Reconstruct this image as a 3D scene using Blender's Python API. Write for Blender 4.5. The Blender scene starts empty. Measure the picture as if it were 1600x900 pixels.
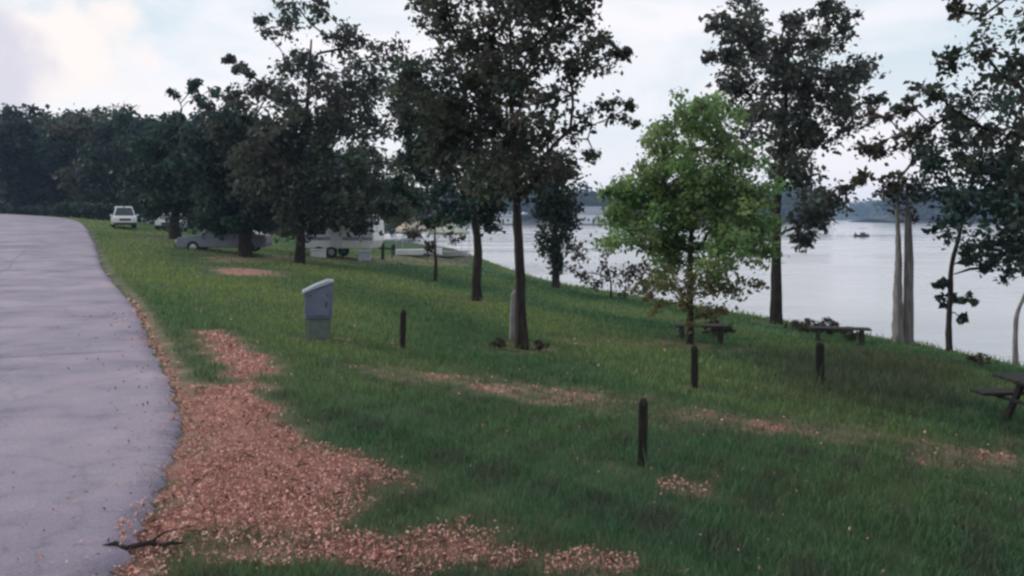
import bpy, bmesh, math, random
import numpy as np
from mathutils import Vector, Matrix

R = math.radians
sc = bpy.context.scene
C = sc.collection

# ------------------------------------------------------------------ camera
F, HZ, CAMZ = 1244.0, 338.0, 1.65          # focal length and horizon in 1600x900 pixels
cam = bpy.data.objects.new('camera', bpy.data.cameras.new('camera'))
C.objects.link(cam); sc.camera = cam
cam.location = (0, 0, CAMZ); cam.rotation_euler = (R(90), 0, 0)
cam.data.sensor_width = 36; cam.data.lens = 36 * F / 1600
cam.data.shift_y = (HZ - 450) / 1600
cam.data.clip_start = 0.05; cam.data.clip_end = 8000

# ------------------------------------------------------------------ world, sun, exposure
SUN_EL, SUN_AZ = R(24), R(-70)              # azimuth from +Y towards +X
w = bpy.data.worlds.new('World'); sc.world = w; w.use_nodes = True
wn = w.node_tree.nodes; wl = w.node_tree.links
for n in list(wn): wn.remove(n)
def WN(t, **k):
    n = wn.new(t)
    for a, b in k.items(): setattr(n, a, b)
    return n
out = WN('ShaderNodeOutputWorld'); bg = WN('ShaderNodeBackground'); wl.new(bg.outputs[0], out.inputs[0])
sky = WN('ShaderNodeTexSky', sky_type='NISHITA'); sky.sun_disc = False
sky.sun_elevation = SUN_EL; sky.sun_rotation = SUN_AZ
sk = WN('ShaderNodeVectorMath', operation='SCALE'); sk.inputs['Scale'].default_value = 0.10
wl.new(sky.outputs[0], sk.inputs[0])
tc = WN('ShaderNodeTexCoord')
mp = WN('ShaderNodeMapping'); mp.inputs['Scale'].default_value = (1.6, 1.6, 5.0)
wl.new(tc.outputs['Generated'], mp.inputs[0])
nz = WN('ShaderNodeTexNoise'); nz.inputs['Scale'].default_value = 1.5; nz.inputs['Detail'].default_value = 7
nz.inputs['Roughness'].default_value = 0.55; nz.inputs['Distortion'].default_value = 0.6
wl.new(mp.outputs[0], nz.inputs[0])
rp = WN('ShaderNodeValToRGB'); wl.new(nz.outputs[0], rp.inputs[0])
rp.color_ramp.elements[0].position = 0.38; rp.color_ramp.elements[0].color = (0.50, 0.62, 0.68, 1)
rp.color_ramp.elements[1].position = 0.62; rp.color_ramp.elements[1].color = (0.83, 0.80, 0.83, 1)
e = rp.color_ramp.elements.new(0.5); e.color = (0.70, 0.73, 0.765, 1)
# a pinkish veil low over the horizon, all the way round
sep = WN('ShaderNodeSeparateXYZ'); wl.new(tc.outputs['Generated'], sep.inputs[0])
mr = WN('ShaderNodeMapRange'); mr.inputs['From Min'].default_value = 0.02; mr.inputs['From Max'].default_value = 0.24
mr.inputs['To Min'].default_value = 0.75; mr.inputs['To Max'].default_value = 0.0
wl.new(sep.outputs['Z'], mr.inputs[0])
mxv = WN('ShaderNodeMix', data_type='RGBA'); wl.new(mr.outputs[0], mxv.inputs['Factor'])
wl.new(rp.outputs[0], mxv.inputs['A']); mxv.inputs['B'].default_value = (0.92, 0.85, 0.86, 1)
# the cumulus at the left
n2 = WN('ShaderNodeTexNoise'); n2.inputs['Scale'].default_value = 9; n2.inputs['Detail'].default_value = 6
wl.new(tc.outputs['Generated'], n2.inputs[0])
sub = WN('ShaderNodeVectorMath', operation='SUBTRACT'); wl.new(n2.outputs['Color'], sub.inputs[0]); sub.inputs[1].default_value = (.5, .5, .5)
sc2 = WN('ShaderNodeVectorMath', operation='SCALE'); wl.new(sub.outputs[0], sc2.inputs[0]); sc2.inputs['Scale'].default_value = 0.22
ad = WN('ShaderNodeVectorMath', operation='ADD'); wl.new(tc.outputs['Generated'], ad.inputs[0]); wl.new(sc2.outputs[0], ad.inputs[1])
def blob(center, r0, r1):
    ds = WN('ShaderNodeVectorMath', operation='DISTANCE'); wl.new(ad.outputs[0], ds.inputs[0]); ds.inputs[1].default_value = center
    m = WN('ShaderNodeMapRange', interpolation_type='SMOOTHSTEP')
    m.inputs['From Min'].default_value = r0; m.inputs['From Max'].default_value = r1
    m.inputs['To Min'].default_value = 1; m.inputs['To Max'].default_value = 0
    wl.new(ds.outputs['Value'], m.inputs[0]); return m
b1 = blob((-0.467, 0.867, 0.180), 0.05, 0.085)
b2 = blob((-0.524, 0.835, 0.160), 0.02, 0.08)
mx1 = WN('ShaderNodeMix', data_type='RGBA'); wl.new(b1.outputs[0], mx1.inputs['Factor'])
wl.new(mxv.outputs['Result'], mx1.inputs['A']); mx1.inputs['B'].default_value = (0.85, 0.775, 0.735, 1)
mx2 = WN('ShaderNodeMix', data_type='RGBA'); wl.new(b2.outputs[0], mx2.inputs['Factor'])
wl.new(mx1.outputs['Result'], mx2.inputs['A']); mx2.inputs['B'].default_value = (0.60, 0.565, 0.635, 1)
mx3 = WN('ShaderNodeMix', data_type='RGBA'); mx3.inputs['Factor'].default_value = 0.92
wl.new(sk.outputs[0], mx3.inputs['A']); wl.new(mx2.outputs['Result'], mx3.inputs['B'])
wl.new(mx3.outputs['Result'], bg.inputs['Color']); bg.inputs['Strength'].default_value = 1.0

sun = bpy.data.objects.new('sun', bpy.data.lights.new('sun', 'SUN')); C.objects.link(sun)
sun.data.energy = 1.4; sun.data.angle = R(10); sun.data.color = (1.0, 0.90, 0.84)
sd = Vector((math.sin(SUN_AZ) * math.cos(SUN_EL), math.cos(SUN_AZ) * math.cos(SUN_EL), math.sin(SUN_EL)))
sun.rotation_euler = sd.to_track_quat('Z', 'Y').to_euler()
sun.location = sd * 60

sc.view_settings.view_transform = 'Standard'; sc.view_settings.look = 'None'
sc.view_settings.gamma = 1; sc.view_settings.use_curve_mapping = False
sc.view_settings.exposure = 0.37
sc.cycles.filter_width = 2.6                # the photograph is a soft one
sc.cycles.volume_bounces = 1; sc.cycles.max_bounces = 6; sc.cycles.diffuse_bounces = 3; sc.cycles.transparent_max_bounces = 6
sc.cycles.use_denoising = True

# ------------------------------------------------------------------ materials
def rgb(c): return (c[0], c[1], c[2], 1)
MATS = {}
def mat(name, c1, c2=None, scale=8.0, rough=0.8, metal=0.0, spec=0.3, bump=0.0, attr=None, trans=0.0, detail=5.0, emit=None, coat=0.0, stretch=None):
    """noise-mottled principled material; attr = colour attribute that multiplies it"""
    if name in MATS: return MATS[name]
    m = bpy.data.materials.new(name); m.use_nodes = True; MATS[name] = m
    N, L = m.node_tree.nodes, m.node_tree.links
    p = N['Principled BSDF']; o = N['Material Output']
    p.inputs['Roughness'].default_value = rough; p.inputs['Metallic'].default_value = metal
    p.inputs['Specular IOR Level'].default_value = spec
    p.inputs['Coat Weight'].default_value = coat
    t = N.new('ShaderNodeTexCoord')
    src = t.outputs['Object']
    if stretch:
        mm = N.new('ShaderNodeMapping'); mm.inputs['Scale'].default_value = stretch; L.new(src, mm.inputs[0]); src = mm.outputs[0]
    n = N.new('ShaderNodeTexNoise'); n.inputs['Scale'].default_value = scale; n.inputs['Detail'].default_value = detail
    L.new(src, n.inputs[0])
    r = N.new('ShaderNodeValToRGB'); L.new(n.outputs[0], r.inputs[0])
    r.color_ramp.elements[0].position = 0.32; r.color_ramp.elements[1].position = 0.68
    r.color_ramp.elements[0].color = rgb(c1); r.color_ramp.elements[1].color = rgb(c2 or c1)
    col = r.outputs[0]
    if attr:
        a = N.new('ShaderNodeAttribute'); a.attribute_name = attr
        mu = N.new('ShaderNodeMix'); mu.data_type = 'RGBA'; mu.blend_type = 'MULTIPLY'; mu.inputs['Factor'].default_value = 1
        L.new(col, mu.inputs['A']); L.new(a.outputs['Color'], mu.inputs['B']); col = mu.outputs['Result']
    L.new(col, p.inputs['Base Color'])
    if bump:
        b = N.new('ShaderNodeBump'); b.inputs['Strength'].default_value = bump; b.inputs['Distance'].default_value = 0.02
        L.new(n.outputs[0], b.inputs['Height']); L.new(b.outputs[0], p.inputs['Normal'])
    if trans:
        tr = N.new('ShaderNodeBsdfTranslucent'); L.new(col, tr.inputs['Color'])
        mx = N.new('ShaderNodeMixShader'); mx.inputs[0].default_value = trans
        L.new(p.outputs[0], mx.inputs[1]); L.new(tr.outputs[0], mx.inputs[2]); L.new(mx.outputs[0], o.inputs['Surface'])
    return m

# ------------------------------------------------------------------ object helpers
def tag(o, label=None, cat=None, group=None, kind=None):
    if label: o['label'] = label
    if cat: o['category'] = cat
    if group: o['group'] = group
    if kind: o['kind'] = kind
    return o
def link(name, me, m=None, parent=None):
    o = bpy.data.objects.new(name, me); C.objects.link(o)
    if m and me is not None and not me.materials: me.materials.append(m)
    if parent: o.parent = parent
    return o
def empty(name, loc, rz=0):
    o = bpy.data.objects.new(name, None); C.objects.link(o)
    o.location = loc; o.rotation_euler = (0, 0, rz); o.empty_display_size = 0.2
    return o
def np_mesh(name, V, tris=None, quads=None, colors=None, smooth=False):
    me = bpy.data.meshes.new(name)
    V = np.asarray(V, dtype=np.float32)
    nt = 0 if tris is None else len(tris); nq = 0 if quads is None else len(quads)
    me.vertices.add(len(V)); me.vertices.foreach_set('co', V.ravel())
    idx = []
    if nt: idx.append(np.asarray(tris, dtype=np.int32).ravel())
    if nq: idx.append(np.asarray(quads, dtype=np.int32).ravel())
    idx = np.concatenate(idx)
    me.loops.add(len(idx)); me.loops.foreach_set('vertex_index', idx)
    me.polygons.add(nt + nq)
    st = np.concatenate([np.arange(nt) * 3, nt * 3 + np.arange(nq) * 4]).astype(np.int32)
    me.polygons.foreach_set('loop_start', st)
    if smooth: me.polygons.foreach_set('use_smooth', np.ones(nt + nq, dtype=bool))
    if colors is not None:
        a = me.attributes.new('tint', 'FLOAT_COLOR', 'POINT')
        c = np.ones((len(V), 4), dtype=np.float32); c[:, :3] = colors
        a.data.foreach_set('color', c.ravel())
    me.update(calc_edges=True); me.validate()
    return me
class MB:
    """collects boxes, prisms and tubes into one mesh"""
    def __init__(s): s.bm = bmesh.new()
    def box(s, a, b, bevel=0.0, rot=None, piv=None):
        c = [(a[i] + b[i]) / 2 for i in range(3)]; d = [abs(b[i] - a[i]) for i in range(3)]
        r = bmesh.ops.create_cube(s.bm, size=1)
        vs = r['verts']
        bmesh.ops.scale(s.bm, vec=d, verts=vs); bmesh.ops.translate(s.bm, vec=c, verts=vs)
        if bevel:
            es = list({e for v in vs for e in v.link_edges})
            rr = bmesh.ops.bevel(s.bm, geom=es, offset=bevel, segments=1, affect='EDGES')
            vs = list({v for f in rr['faces'] for v in f.verts} | {v for v in vs if v.is_valid})
        if rot is not None: bmesh.ops.rotate(s.bm, cent=piv or c, matrix=rot, verts=vs)
        return s
    def tube(s, pts, rad, n=8, cap=True):
        pts = [Vector(p) for p in pts]
        if not isinstance(rad, (list, tuple)): rad = [rad] * len(pts)
        rings = []
        for i, p in enumerate(pts):
            d = (pts[min(i + 1, len(pts) - 1)] - pts[max(i - 1, 0)]).normalized()
            u = d.orthogonal().normalized() if i == 0 else (u - d * u.dot(d)).normalized()
            v = d.cross(u)
            rings.append([s.bm.verts.new(p + (u * math.cos(2 * math.pi * k / n) + v * math.sin(2 * math.pi * k / n)) * rad[i]) for k in range(n)])
        for a, b in zip(rings, rings[1:]):
            for k in range(n): s.bm.faces.new((a[k], a[(k + 1) % n], b[(k + 1) % n], b[k]))
        if cap:
            s.bm.faces.new(rings[0][::-1]); s.bm.faces.new(rings[-1])
        return s
    def prism(s, poly, y0, y1, inset=0.0, zsplit=None):
        """polygon in (x, z) extruded along y; points above zsplit are pulled in by inset"""
        def yy(z, y, sgn): return y + sgn * (inset * max(0, (z - zsplit)) if zsplit is not None else 0)
        a = [s.bm.verts.new((x, yy(z, y0, 1), z)) for x, z in poly]
        b = [s.bm.verts.new((x, yy(z, y1, -1), z)) for x, z in poly]
        s.bm.faces.new(a); s.bm.faces.new(b[::-1])
        n = len(poly)
        for k in range(n): s.bm.faces.new((a[k], b[k], b[(k + 1) % n], a[(k + 1) % n]))
        return s
    def quad(s, pts):
        s.bm.faces.new([s.bm.verts.new(p) for p in pts]); return s
    def build(s, name, m, parent=None, bevel=0.0, smooth=False):
        bmesh.ops.recalc_face_normals(s.bm, faces=s.bm.faces[:])
        if bevel: bmesh.ops.bevel(s.bm, geom=s.bm.edges[:], offset=bevel, segments=2, affect='EDGES', profile=0.6)
        me = bpy.data.meshes.new(name); s.bm.to_mesh(me); s.bm.free()
        if smooth:
            for p in me.polygons: p.use_smooth = True
        return link(name, me, m, parent)
def copy_tree(o, parent=None):
    c = o.copy(); C.objects.link(c); c.parent = parent
    for ch in o.children: copy_tree(ch, c)
    return c

# ------------------------------------------------------------------ terrain functions
def catmull(P, n=8):
    P = np.array(P, float); Q = np.vstack([2 * P[0] - P[1], P, 2 * P[-1] - P[-2]]); res = []
    for i in range(1, len(Q) - 2):
        p0, p1, p2, p3 = Q[i - 1:i + 3]
        for t in np.linspace(0, 1, n, endpoint=False):
            res.append(0.5 * (2 * p1 + (p2 - p0) * t + (2 * p0 - 5 * p1 + 4 * p2 - p3) * t * t + (3 * p1 - p0 - 3 * p2 + p3) * t ** 3))
    res.append(P[-1]); return np.array(res)
ROAD = catmull([(2.0, -45), (0.0, -20), (-1.0, -5), (-1.3, 0), (-1.82, 3.5), (-2.28, 5.2), (-2.81, 6.6), (-4.4, 9.7), (-7.5, 15.5),
                (-11.8, 23), (-22, 41.5), (-32.8, 60), (-41, 69), (-54, 76), (-78, 83), (-115, 88), (-400, 100)])
SHORE = catmull([(40, -120), (30, -45), (20, 0), (16.0, 13), (14.2, 19), (13.1, 24), (12.2, 26.2), (10.2, 31.1), (9.0, 33.8), (6.4, 39.7), (2.4, 49.4),
                 (-1.0, 65.4), (-6, 93), (-10, 107), (-24, 140), (-48, 190), (-110, 280), (-400, 600)])
WATER = -2.4
ROAD_W = 6.4
def sdist(px, py, P):
    """signed distance to polyline; positive on its right side"""
    px = np.asarray(px, float).ravel(); py = np.asarray(py, float).ravel()
    best = np.full(px.shape, 1e18); sgn = np.ones(px.shape)
    for a, b in zip(P[:-1], P[1:]):
        d = b - a; L2 = d @ d
        t = np.clip(((px - a[0]) * d[0] + (py - a[1]) * d[1]) / L2, 0, 1)
        qx = px - a[0] - t * d[0]; qy = py - a[1] - t * d[1]
        dd = qx * qx + qy * qy
        m = dd < best - 1e-12
        best = np.where(m, dd, best)
        sgn = np.where(m, np.sign(d[1] * (px - a[0]) - d[0] * (py - a[1])), sgn)
    return np.sqrt(best) * np.where(sgn == 0, 1, sgn)
def smooth(a, b, x):
    t = np.clip((x - a) / (b - a), 0, 1); return t * t * (3 - 2 * t)
def height(x, y, road_cut=False):
    x = np.asarray(x, float); y = np.asarray(y, float); shp = x.shape
    xr, yr = x.ravel(), y.ravel()
    d = sdist(xr, yr, ROAD); e = -sdist(xr, yr, SHORE)          # e > 0 on land
    r = np.hypot(xr, np.maximum(yr, 0))
    base = 2.15 * smooth(20, 110, r) + 0.022 * np.maximum(0, r - 115) * smooth(0, 60, -xr)
    base = np.minimum(base, 9)
    dp = np.maximum(d - 0.5, 0); ep = np.maximum(e, 0)
    s = dp / (dp + ep + 1e-6)
    prof = s * (0.80 + 0.2 * s)
    land = base * (1 - prof) + (WATER + 0.05) * prof
    land += np.where(d < -ROAD_W, 0.03 * np.minimum(-ROAD_W - d, 40), 0)
    off = smooth(0.3, 2.5, np.where(d > 0, d, -d - ROAD_W)) * smooth(0.0, 4, e)
    land += off * (0.05 * np.sin(0.9 * xr + 0.4 * yr) * np.cos(0.55 * yr - 0.3 * xr) + 0.025 * np.sin(2.3 * xr + 1.3 * yr + 1) * np.sin(1.9 * yr - 0.6 * xr))
    # a low terrace bank across the lawn
    h = np.where(e > 0, land, WATER - 0.02 + 0.14 * e)
    h = np.maximum(h, -5.0)
    if road_cut: h = h - 0.10 * ((d < -0.12) & (d > -ROAD_W + 0.12) & (e > 0))
    return h.reshape(shp)
def G(px, py, ymax=400.0):
    """point of the ground seen at photograph pixel (px, py)"""
    Y = np.geomspace(1.5, ymax, 3000)
    X = (px - 800) / F * Y; Z = CAMZ - (py - HZ) / F * Y
    h = np.maximum(height(X, Y), WATER)
    k = np.argmax(Z <= h)
    if Z[k] > h[k]: k = len(Y) - 1
    return Vector((X[k], Y[k], float(height(np.array([X[k]]), np.array([Y[k]]))[0])))
def ground(x, y): return float(height(np.array([x]), np.array([y]))[0])

def poly_mask(x, y, P, soft):
    """soft inside mask of polygon P in plan"""
    P = np.array(P); n = len(P); inside = np.zeros(x.shape, bool); best = np.full(x.shape, 1e9)
    for i in range(n):
        a, b = P[i], P[(i + 1) % n]; d = b - a
        t = np.clip(((x - a[0]) * d[0] + (y - a[1]) * d[1]) / (d @ d + 1e-12), 0, 1)
        best = np.minimum(best, np.hypot(x - a[0] - t * d[0], y - a[1] - t * d[1]))
        c = ((a[1] > y) != (b[1] > y)) & (x < (b[0] - a[0]) * (y - a[1]) / (b[1] - a[1] + 1e-12) + a[0])
        inside ^= c
    return smooth(-soft, soft, np.where(inside, best, -best))
def ppoly(pts): return [(G(*p).x, G(*p).y) for p in pts]
DIRT = [  # (outline, softness in m, strength)
    (ppoly([(292, 517), (350, 514), (432, 560), (425, 612), (490, 692), (640, 738), (560, 785), (560, 820), (400, 850), (220, 850), (232, 800), (262, 720), (282, 640), (272, 602), (345, 596), (330, 560)]), 0.42, 0.95),
    (ppoly([(220, 845), (400, 845), (600, 830), (720, 805), (790, 840), (1000, 880), (1010, 899), (165, 899)]), 0.35, 0.78),
    (ppoly([(540, 568), (700, 580), (900, 605), (1000, 622), (1000, 650), (800, 628), (690, 610), (560, 596)]), 0.55, 0.60),
    (ppoly([(1000, 622), (1330, 668), (1600, 688), (1600, 708), (1330, 698), (1000, 662)]), 0.60, 0.56),
    (ppoly([(1380, 692), (1500, 688), (1600, 700), (1600, 730), (1520, 742), (1420, 730)]), 0.45, 0.64),
    (ppoly([(325, 416), (450, 424), (455, 434), (330, 428)]), 0.8, 0.8),
    (ppoly([(860, 526), (1000, 532), (1200, 545), (1190, 556), (1000, 545), (870, 536)]), 0.4, 0.42),
    (ppoly([(300, 402), (440, 398), (480, 408), (330, 412)]), 1.0, 0.6),
    (ppoly([(480, 400), (740, 402), (740, 418), (480, 410)]), 1.0, 0.5),
    (ppoly([(930, 745), (1150, 735), (1200, 790), (980, 800)]), 0.5, 0.38),
]
for px_, py_, r_ in ((815, 545, .8), (745, 470, 1.0), (1078, 537, .8), (468, 412, 1.6), (383, 402, 2.2), (275, 374, 2.5), (1213, 506, 1.0), (498, 531, .5), (1085, 607, .2), (628, 544, .2)):
    g_ = G(px_, py_); DIRT.append(([(g_.x + r_ * math.cos(t_ * .7), g_.y + r_ * math.sin(t_ * .7)) for t_ in range(9)], r_ * .6, .5))
TALL = ppoly([(1160, 555), (1330, 545), (1520, 575), (1540, 640), (1400, 645), (1230, 625)])
def wnoise(x, y, s, ph=0.0):
    return 0.5 + 0.17 * (np.sin(x * s + ph) * np.cos(y * s * 1.13 - ph) + np.sin((x * .7 + y * .9) * s * 2.1 + 1.7 + ph) + np.cos((x * 1.1 - y * .6) * s * 3.7 + ph * 2))
def dirt_at(x, y):
    v = np.zeros(x.shape)
    for P, s, k in DIRT: v = np.maximum(v, k * poly_mask(x, y, P, s))
    v = np.clip(v + (wnoise(x, y, 1.9, 0.7) + wnoise(x, y, 5.3, 2.7) - 1.0) * 0.42 * (v > 0.03) * smooth(1.15, .7, v), 0, 1)
    e = -sdist(x, y, SHORE).reshape(x.shape)
    v = np.maximum(v, 0.75 * smooth(0.9, 0.1, e))
    d = sdist(x, y, ROAD).reshape(x.shape)
    v = np.maximum(v, 0.85 * smooth(0.55, 0.0, np.where(d > 0, d, 9)) )
    return v

# ------------------------------------------------------------------ ground sheet
def axis(c, a, lo, hi, n):
    u = np.linspace(math.asinh((lo - c) / a), math.asinh((hi - c) / a), n); return c + a * np.sinh(u)
gx = axis(1.5, 4.0, -980, 700, 430); gy = axis(6.5, 4.0, -70, 1230, 430)
GX, GY = np.meshgrid(gx, gy)
GZ = height(GX, GY, road_cut=True)
V = np.stack([GX.ravel(), GY.ravel(), GZ.ravel()], 1)
nx, ny = len(gx), len(gy)
ii = (np.arange(ny - 1)[:, None] * nx + np.arange(nx - 1)[None, :]).ravel()
quads = np.stack([ii, ii + 1, ii + nx + 1, ii + nx], 1)
gm = np_mesh('ground', V, quads=quads, smooth=True)
a = gm.attributes.new('dirt', 'FLOAT', 'POINT'); a.data.foreach_set('value', dirt_at(GX.ravel(), GY.ravel()).astype(np.float32))

m = bpy.data.materials.new('lawn_ground'); m.use_nodes = True
N, L = m.node_tree.nodes, m.node_tree.links; p = N['Principled BSDF']; p.inputs['Roughness'].default_value = 0.95; p.inputs['Specular IOR Level'].default_value = 0.1
t = N.new('ShaderNodeTexCoord')
def noise(scale, det=6, rough=0.6, src=None):
    n = N.new('ShaderNodeTexNoise'); n.inputs['Scale'].default_value = scale; n.inputs['Detail'].default_value = det; n.inputs['Roughness'].default_value = rough
    L.new(src or t.outputs['Object'], n.inputs[0]); return n
def ramp(src, stops):
    r = N.new('ShaderNodeValToRGB'); L.new(src, r.inputs[0]); el = r.color_ramp.elements
    el[0].position, el[0].color = stops[0][0], rgb(stops[0][1]); el[1].position, el[1].color = stops[-1][0], rgb(stops[-1][1])
    for q, c in stops[1:-1]: x = el.new(q); x.color = rgb(c)
    return r
g1 = ramp(noise(0.35, 8).outputs[0], [(0.3, (0.040, 0.072, 0.038)), (0.5, (0.062, 0.105, 0.050)), (0.7, (0.10, 0.12, 0.055))])
d1 = ramp(noise(3.5, 10, 0.7).outputs[0], [(0.3, (0.24, 0.115, 0.095)), (0.5, (0.37, 0.185, 0.15)), (0.7, (0.45, 0.26, 0.21))])
at = N.new('ShaderNodeAttribute'); at.attribute_name = 'dirt'
nn = noise(2.2, 8, 0.7)
ma = N.new('ShaderNodeMath'); ma.operation = 'MULTIPLY_ADD'; L.new(nn.outputs[0], ma.inputs[0]); ma.inputs[1].default_value = 1.1; ma.inputs[2].default_value = -0.58
sm = N.new('ShaderNodeMath'); sm.operation = 'ADD'; L.new(at.outputs['Fac'], sm.inputs[0]); L.new(ma.outputs[0], sm.inputs[1])
mr_ = N.new('ShaderNodeMapRange'); mr_.inputs['From Min'].default_value = 0.25; mr_.inputs['From Max'].default_value = 0.7; L.new(sm.outputs[0], mr_.inputs[0])
d2 = ramp(noise(2.5, 10, 0.7).outputs[0], [(0.3, (0.13, 0.10, 0.07)), (0.5, (0.22, 0.17, 0.12)), (0.7, (0.32, 0.25, 0.18))])
mt_ = N.new('ShaderNodeMapRange'); mt_.inputs['From Min'].default_value = 0.6; mt_.inputs['From Max'].default_value = 0.85; L.new(at.outputs['Fac'], mt_.inputs[0])
md_ = N.new('ShaderNodeMix'); md_.data_type = 'RGBA'; L.new(mt_.outputs[0], md_.inputs['Factor']); L.new(d2.outputs[0], md_.inputs['A']); L.new(d1.outputs[0], md_.inputs['B'])
mx = N.new('ShaderNodeMix'); mx.data_type = 'RGBA'; L.new(mr_.outputs[0], mx.inputs['Factor']); L.new(g1.outputs[0], mx.inputs['A']); L.new(md_.outputs['Result'], mx.inputs['B'])
L.new(mx.outputs['Result'], p.inputs['Base Color'])
b = N.new('ShaderNodeBump'); b.inputs['Strength'].default_value = 0.8; b.inputs['Distance'].default_value = 0.05
L.new(noise(9, 10, 0.75).outputs[0], b.inputs['Height']); L.new(b.outputs[0], p.inputs['Normal'])
gm.materials.append(m)
tag(link('ground', gm), kind='structure')

# ------------------------------------------------------------------ road
d = np.gradient(ROAD, axis=0); nrm = np.stack([-d[:, 1], d[:, 0]], 1); nrm /= np.linalg.norm(nrm, axis=1)[:, None]   # to the left
rp_ = catmull(ROAD[::2], 22)
d = np.gradient(rp_, axis=0); nrm = np.stack([-d[:, 1], d[:, 0]], 1); nrm /= np.linalg.norm(nrm, axis=1)[:, None]
rng = np.random.default_rng(5)
rag = np.convolve(rng.normal(0, 0.025, len(rp_) + 8), np.ones(5) / 3, 'same')[4:-4]
prof = [(-0.10, -0.09), (0.0, 0.012), (0.15, 0.03), (1.6, 0.05), (3.2, 0.065), (4.8, 0.05), (6.25, 0.03), (6.4, 0.012), (6.5, -0.09)]
V = []
for i in range(len(rp_)):
    for k, (o_, z_) in enumerate(prof):
        oo = o_ + (rag[i] if k < 3 else 0)
        q = rp_[i] + nrm[i] * oo
        V.append((q[0], q[1], 0.02 + z_))
V = np.array(V)
V[:, 2] += height(V[:, 0], V[:, 1]) + np.where(np.hypot(V[:, 0], V[:, 1]) > 40, 0.05, 0)
k_ = len(prof); ii = (np.arange(len(rp_) - 1)[:, None] * k_ + np.arange(k_ - 1)[None, :]).ravel()
rm = np_mesh('road', V, quads=np.stack([ii, ii + 1, ii + k_ + 1, ii + k_], 1), smooth=True)
m = bpy.data.materials.new('worn_asphalt'); m.use_nodes = True
N, L = m.node_tree.nodes, m.node_tree.links; p = N['Principled BSDF']; p.inputs['Roughness'].default_value = 0.62; p.inputs['Specular IOR Level'].default_value = 0.45
t = N.new('ShaderNodeTexCoord')
big = ramp(noise(0.45, 7, 0.6).outputs[0], [(0.3, (0.185, 0.155, 0.215)), (0.5, (0.26, 0.22, 0.29)), (0.7, (0.35, 0.28, 0.335))])
fine = ramp(noise(70, 5, 0.85).outputs[0], [(0.30, (0.55, 0.55, 0.55)), (0.70, (1.35, 1.35, 1.35))])
mu = N.new('ShaderNodeMix'); mu.data_type = 'RGBA'; mu.blend_type = 'MULTIPLY'; mu.inputs['Factor'].default_value = 1
L.new(big.outputs[0], mu.inputs['A']); L.new(fine.outputs[0], mu.inputs['B'])
st_ = ramp(noise(0.9, 8, 0.72).outputs[0], [(0.34, (0.66, 0.64, 0.70)), (0.46, (0.95, 0.95, 0.95)), (0.6, (1.05, 1.03, 1.02))])
mu_ = N.new('ShaderNodeMix'); mu_.data_type = 'RGBA'; mu_.blend_type = 'MULTIPLY'; mu_.inputs['Factor'].default_value = 1
L.new(mu.outputs['Result'], mu_.inputs['A']); L.new(st_.outputs[0], mu_.inputs['B']); mu = mu_
# cracks: distorted voronoi cell edges
dn = noise(1.2, 4); dv = N.new('ShaderNodeVectorMath'); dv.operation = 'SCALE'; dv.inputs['Scale'].default_value = 0.9; L.new(dn.outputs['Color'], dv.inputs[0])
da = N.new('ShaderNodeVectorMath'); da.operation = 'ADD'; L.new(dv.outputs[0], da.inputs[0]); L.new(t.outputs['Object'], da.inputs[1])
vo = N.new('ShaderNodeTexVoronoi'); vo.feature = 'DISTANCE_TO_EDGE'; vo.inputs['Scale'].default_value = 0.42; L.new(da.outputs[0], vo.inputs['Vector'])
cr = ramp(vo.outputs['Distance'], [(0.0, (0.40, 0.40, 0.40)), (0.008, (0.75, 0.75, 0.75)), (0.02, (1, 1, 1))])
mu2 = N.new('ShaderNodeMix'); mu2.data_type = 'RGBA'; mu2.blend_type = 'MULTIPLY'; mu2.inputs['Factor'].default_value = 0.3
L.new(mu.outputs['Result'], mu2.inputs['A']); L.new(cr.outputs[0], mu2.inputs['B']); L.new(mu2.outputs['Result'], p.inputs['Base Color'])
b = N.new('ShaderNodeBump'); b.inputs['Strength'].default_value = 0.35; b.inputs['Distance'].default_value = 0.01
L.new(noise(60, 3, 0.8).outputs[0], b.inputs['Height']); L.new(b.outputs[0], p.inputs['Normal'])
rm.materials.append(m); road_o = tag(link('road', rm), kind='structure')
TAR = mat('tar_seam', (0.15, 0.135, 0.17), (0.22, 0.195, 0.245), 14, 0.6)
def ribbon(pts, wd):
    pts = np.array(pts); dv = np.gradient(pts, axis=0); nv = np.stack([-dv[:, 1], dv[:, 0]], 1); nv /= np.linalg.norm(nv, axis=1)[:, None]
    wv = (wd * rng.uniform(.5, 1.3, len(pts)))[:, None]; V_ = []
    dd0 = -sdist(pts[:, 0], pts[:, 1], ROAD); zc = np.interp(dd0, [q[0] for q in prof], [q[1] for q in prof])
    for a_, s_ in ((nv, 1), (-nv, -1)):
        q = pts + a_ * wv * .5; V_.append(np.column_stack([q, height(q[:, 0], q[:, 1]) + zc + .027]))
    V_ = np.concatenate(V_); n_ = len(pts); i_ = np.arange(n_ - 1)
    link('tar_seam', np_mesh('tar_seam', V_, quads=np.stack([i_, i_ + 1, i_ + n_ + 1, i_ + n_], 1)), TAR, road_o)
def across(i0, o0, o1, skew):
    t_ = np.linspace(0, 1, 26); k_i = np.clip((i0 + skew * t_).astype(int), 0, len(rp_) - 1); oo = o0 + (o1 - o0) * t_
    ribbon(rp_[k_i] + nrm[k_i] * oo[:, None] + np.cumsum(rng.normal(0, .012, (26, 2)), axis=0), .022)
near = lambda y: int(np.argmin(np.abs(rp_[:, 1] - y)))
across(near(9.6), .3, 6.0, 4); across(near(14.5), .3, 5.5, 3)
sl_ = slice(near(2.0), near(38)); ribbon(rp_[sl_] + nrm[sl_] * (2.5 + .06 * np.sin(np.arange(sl_.stop - sl_.start) * .2))[:, None], .03)

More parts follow.
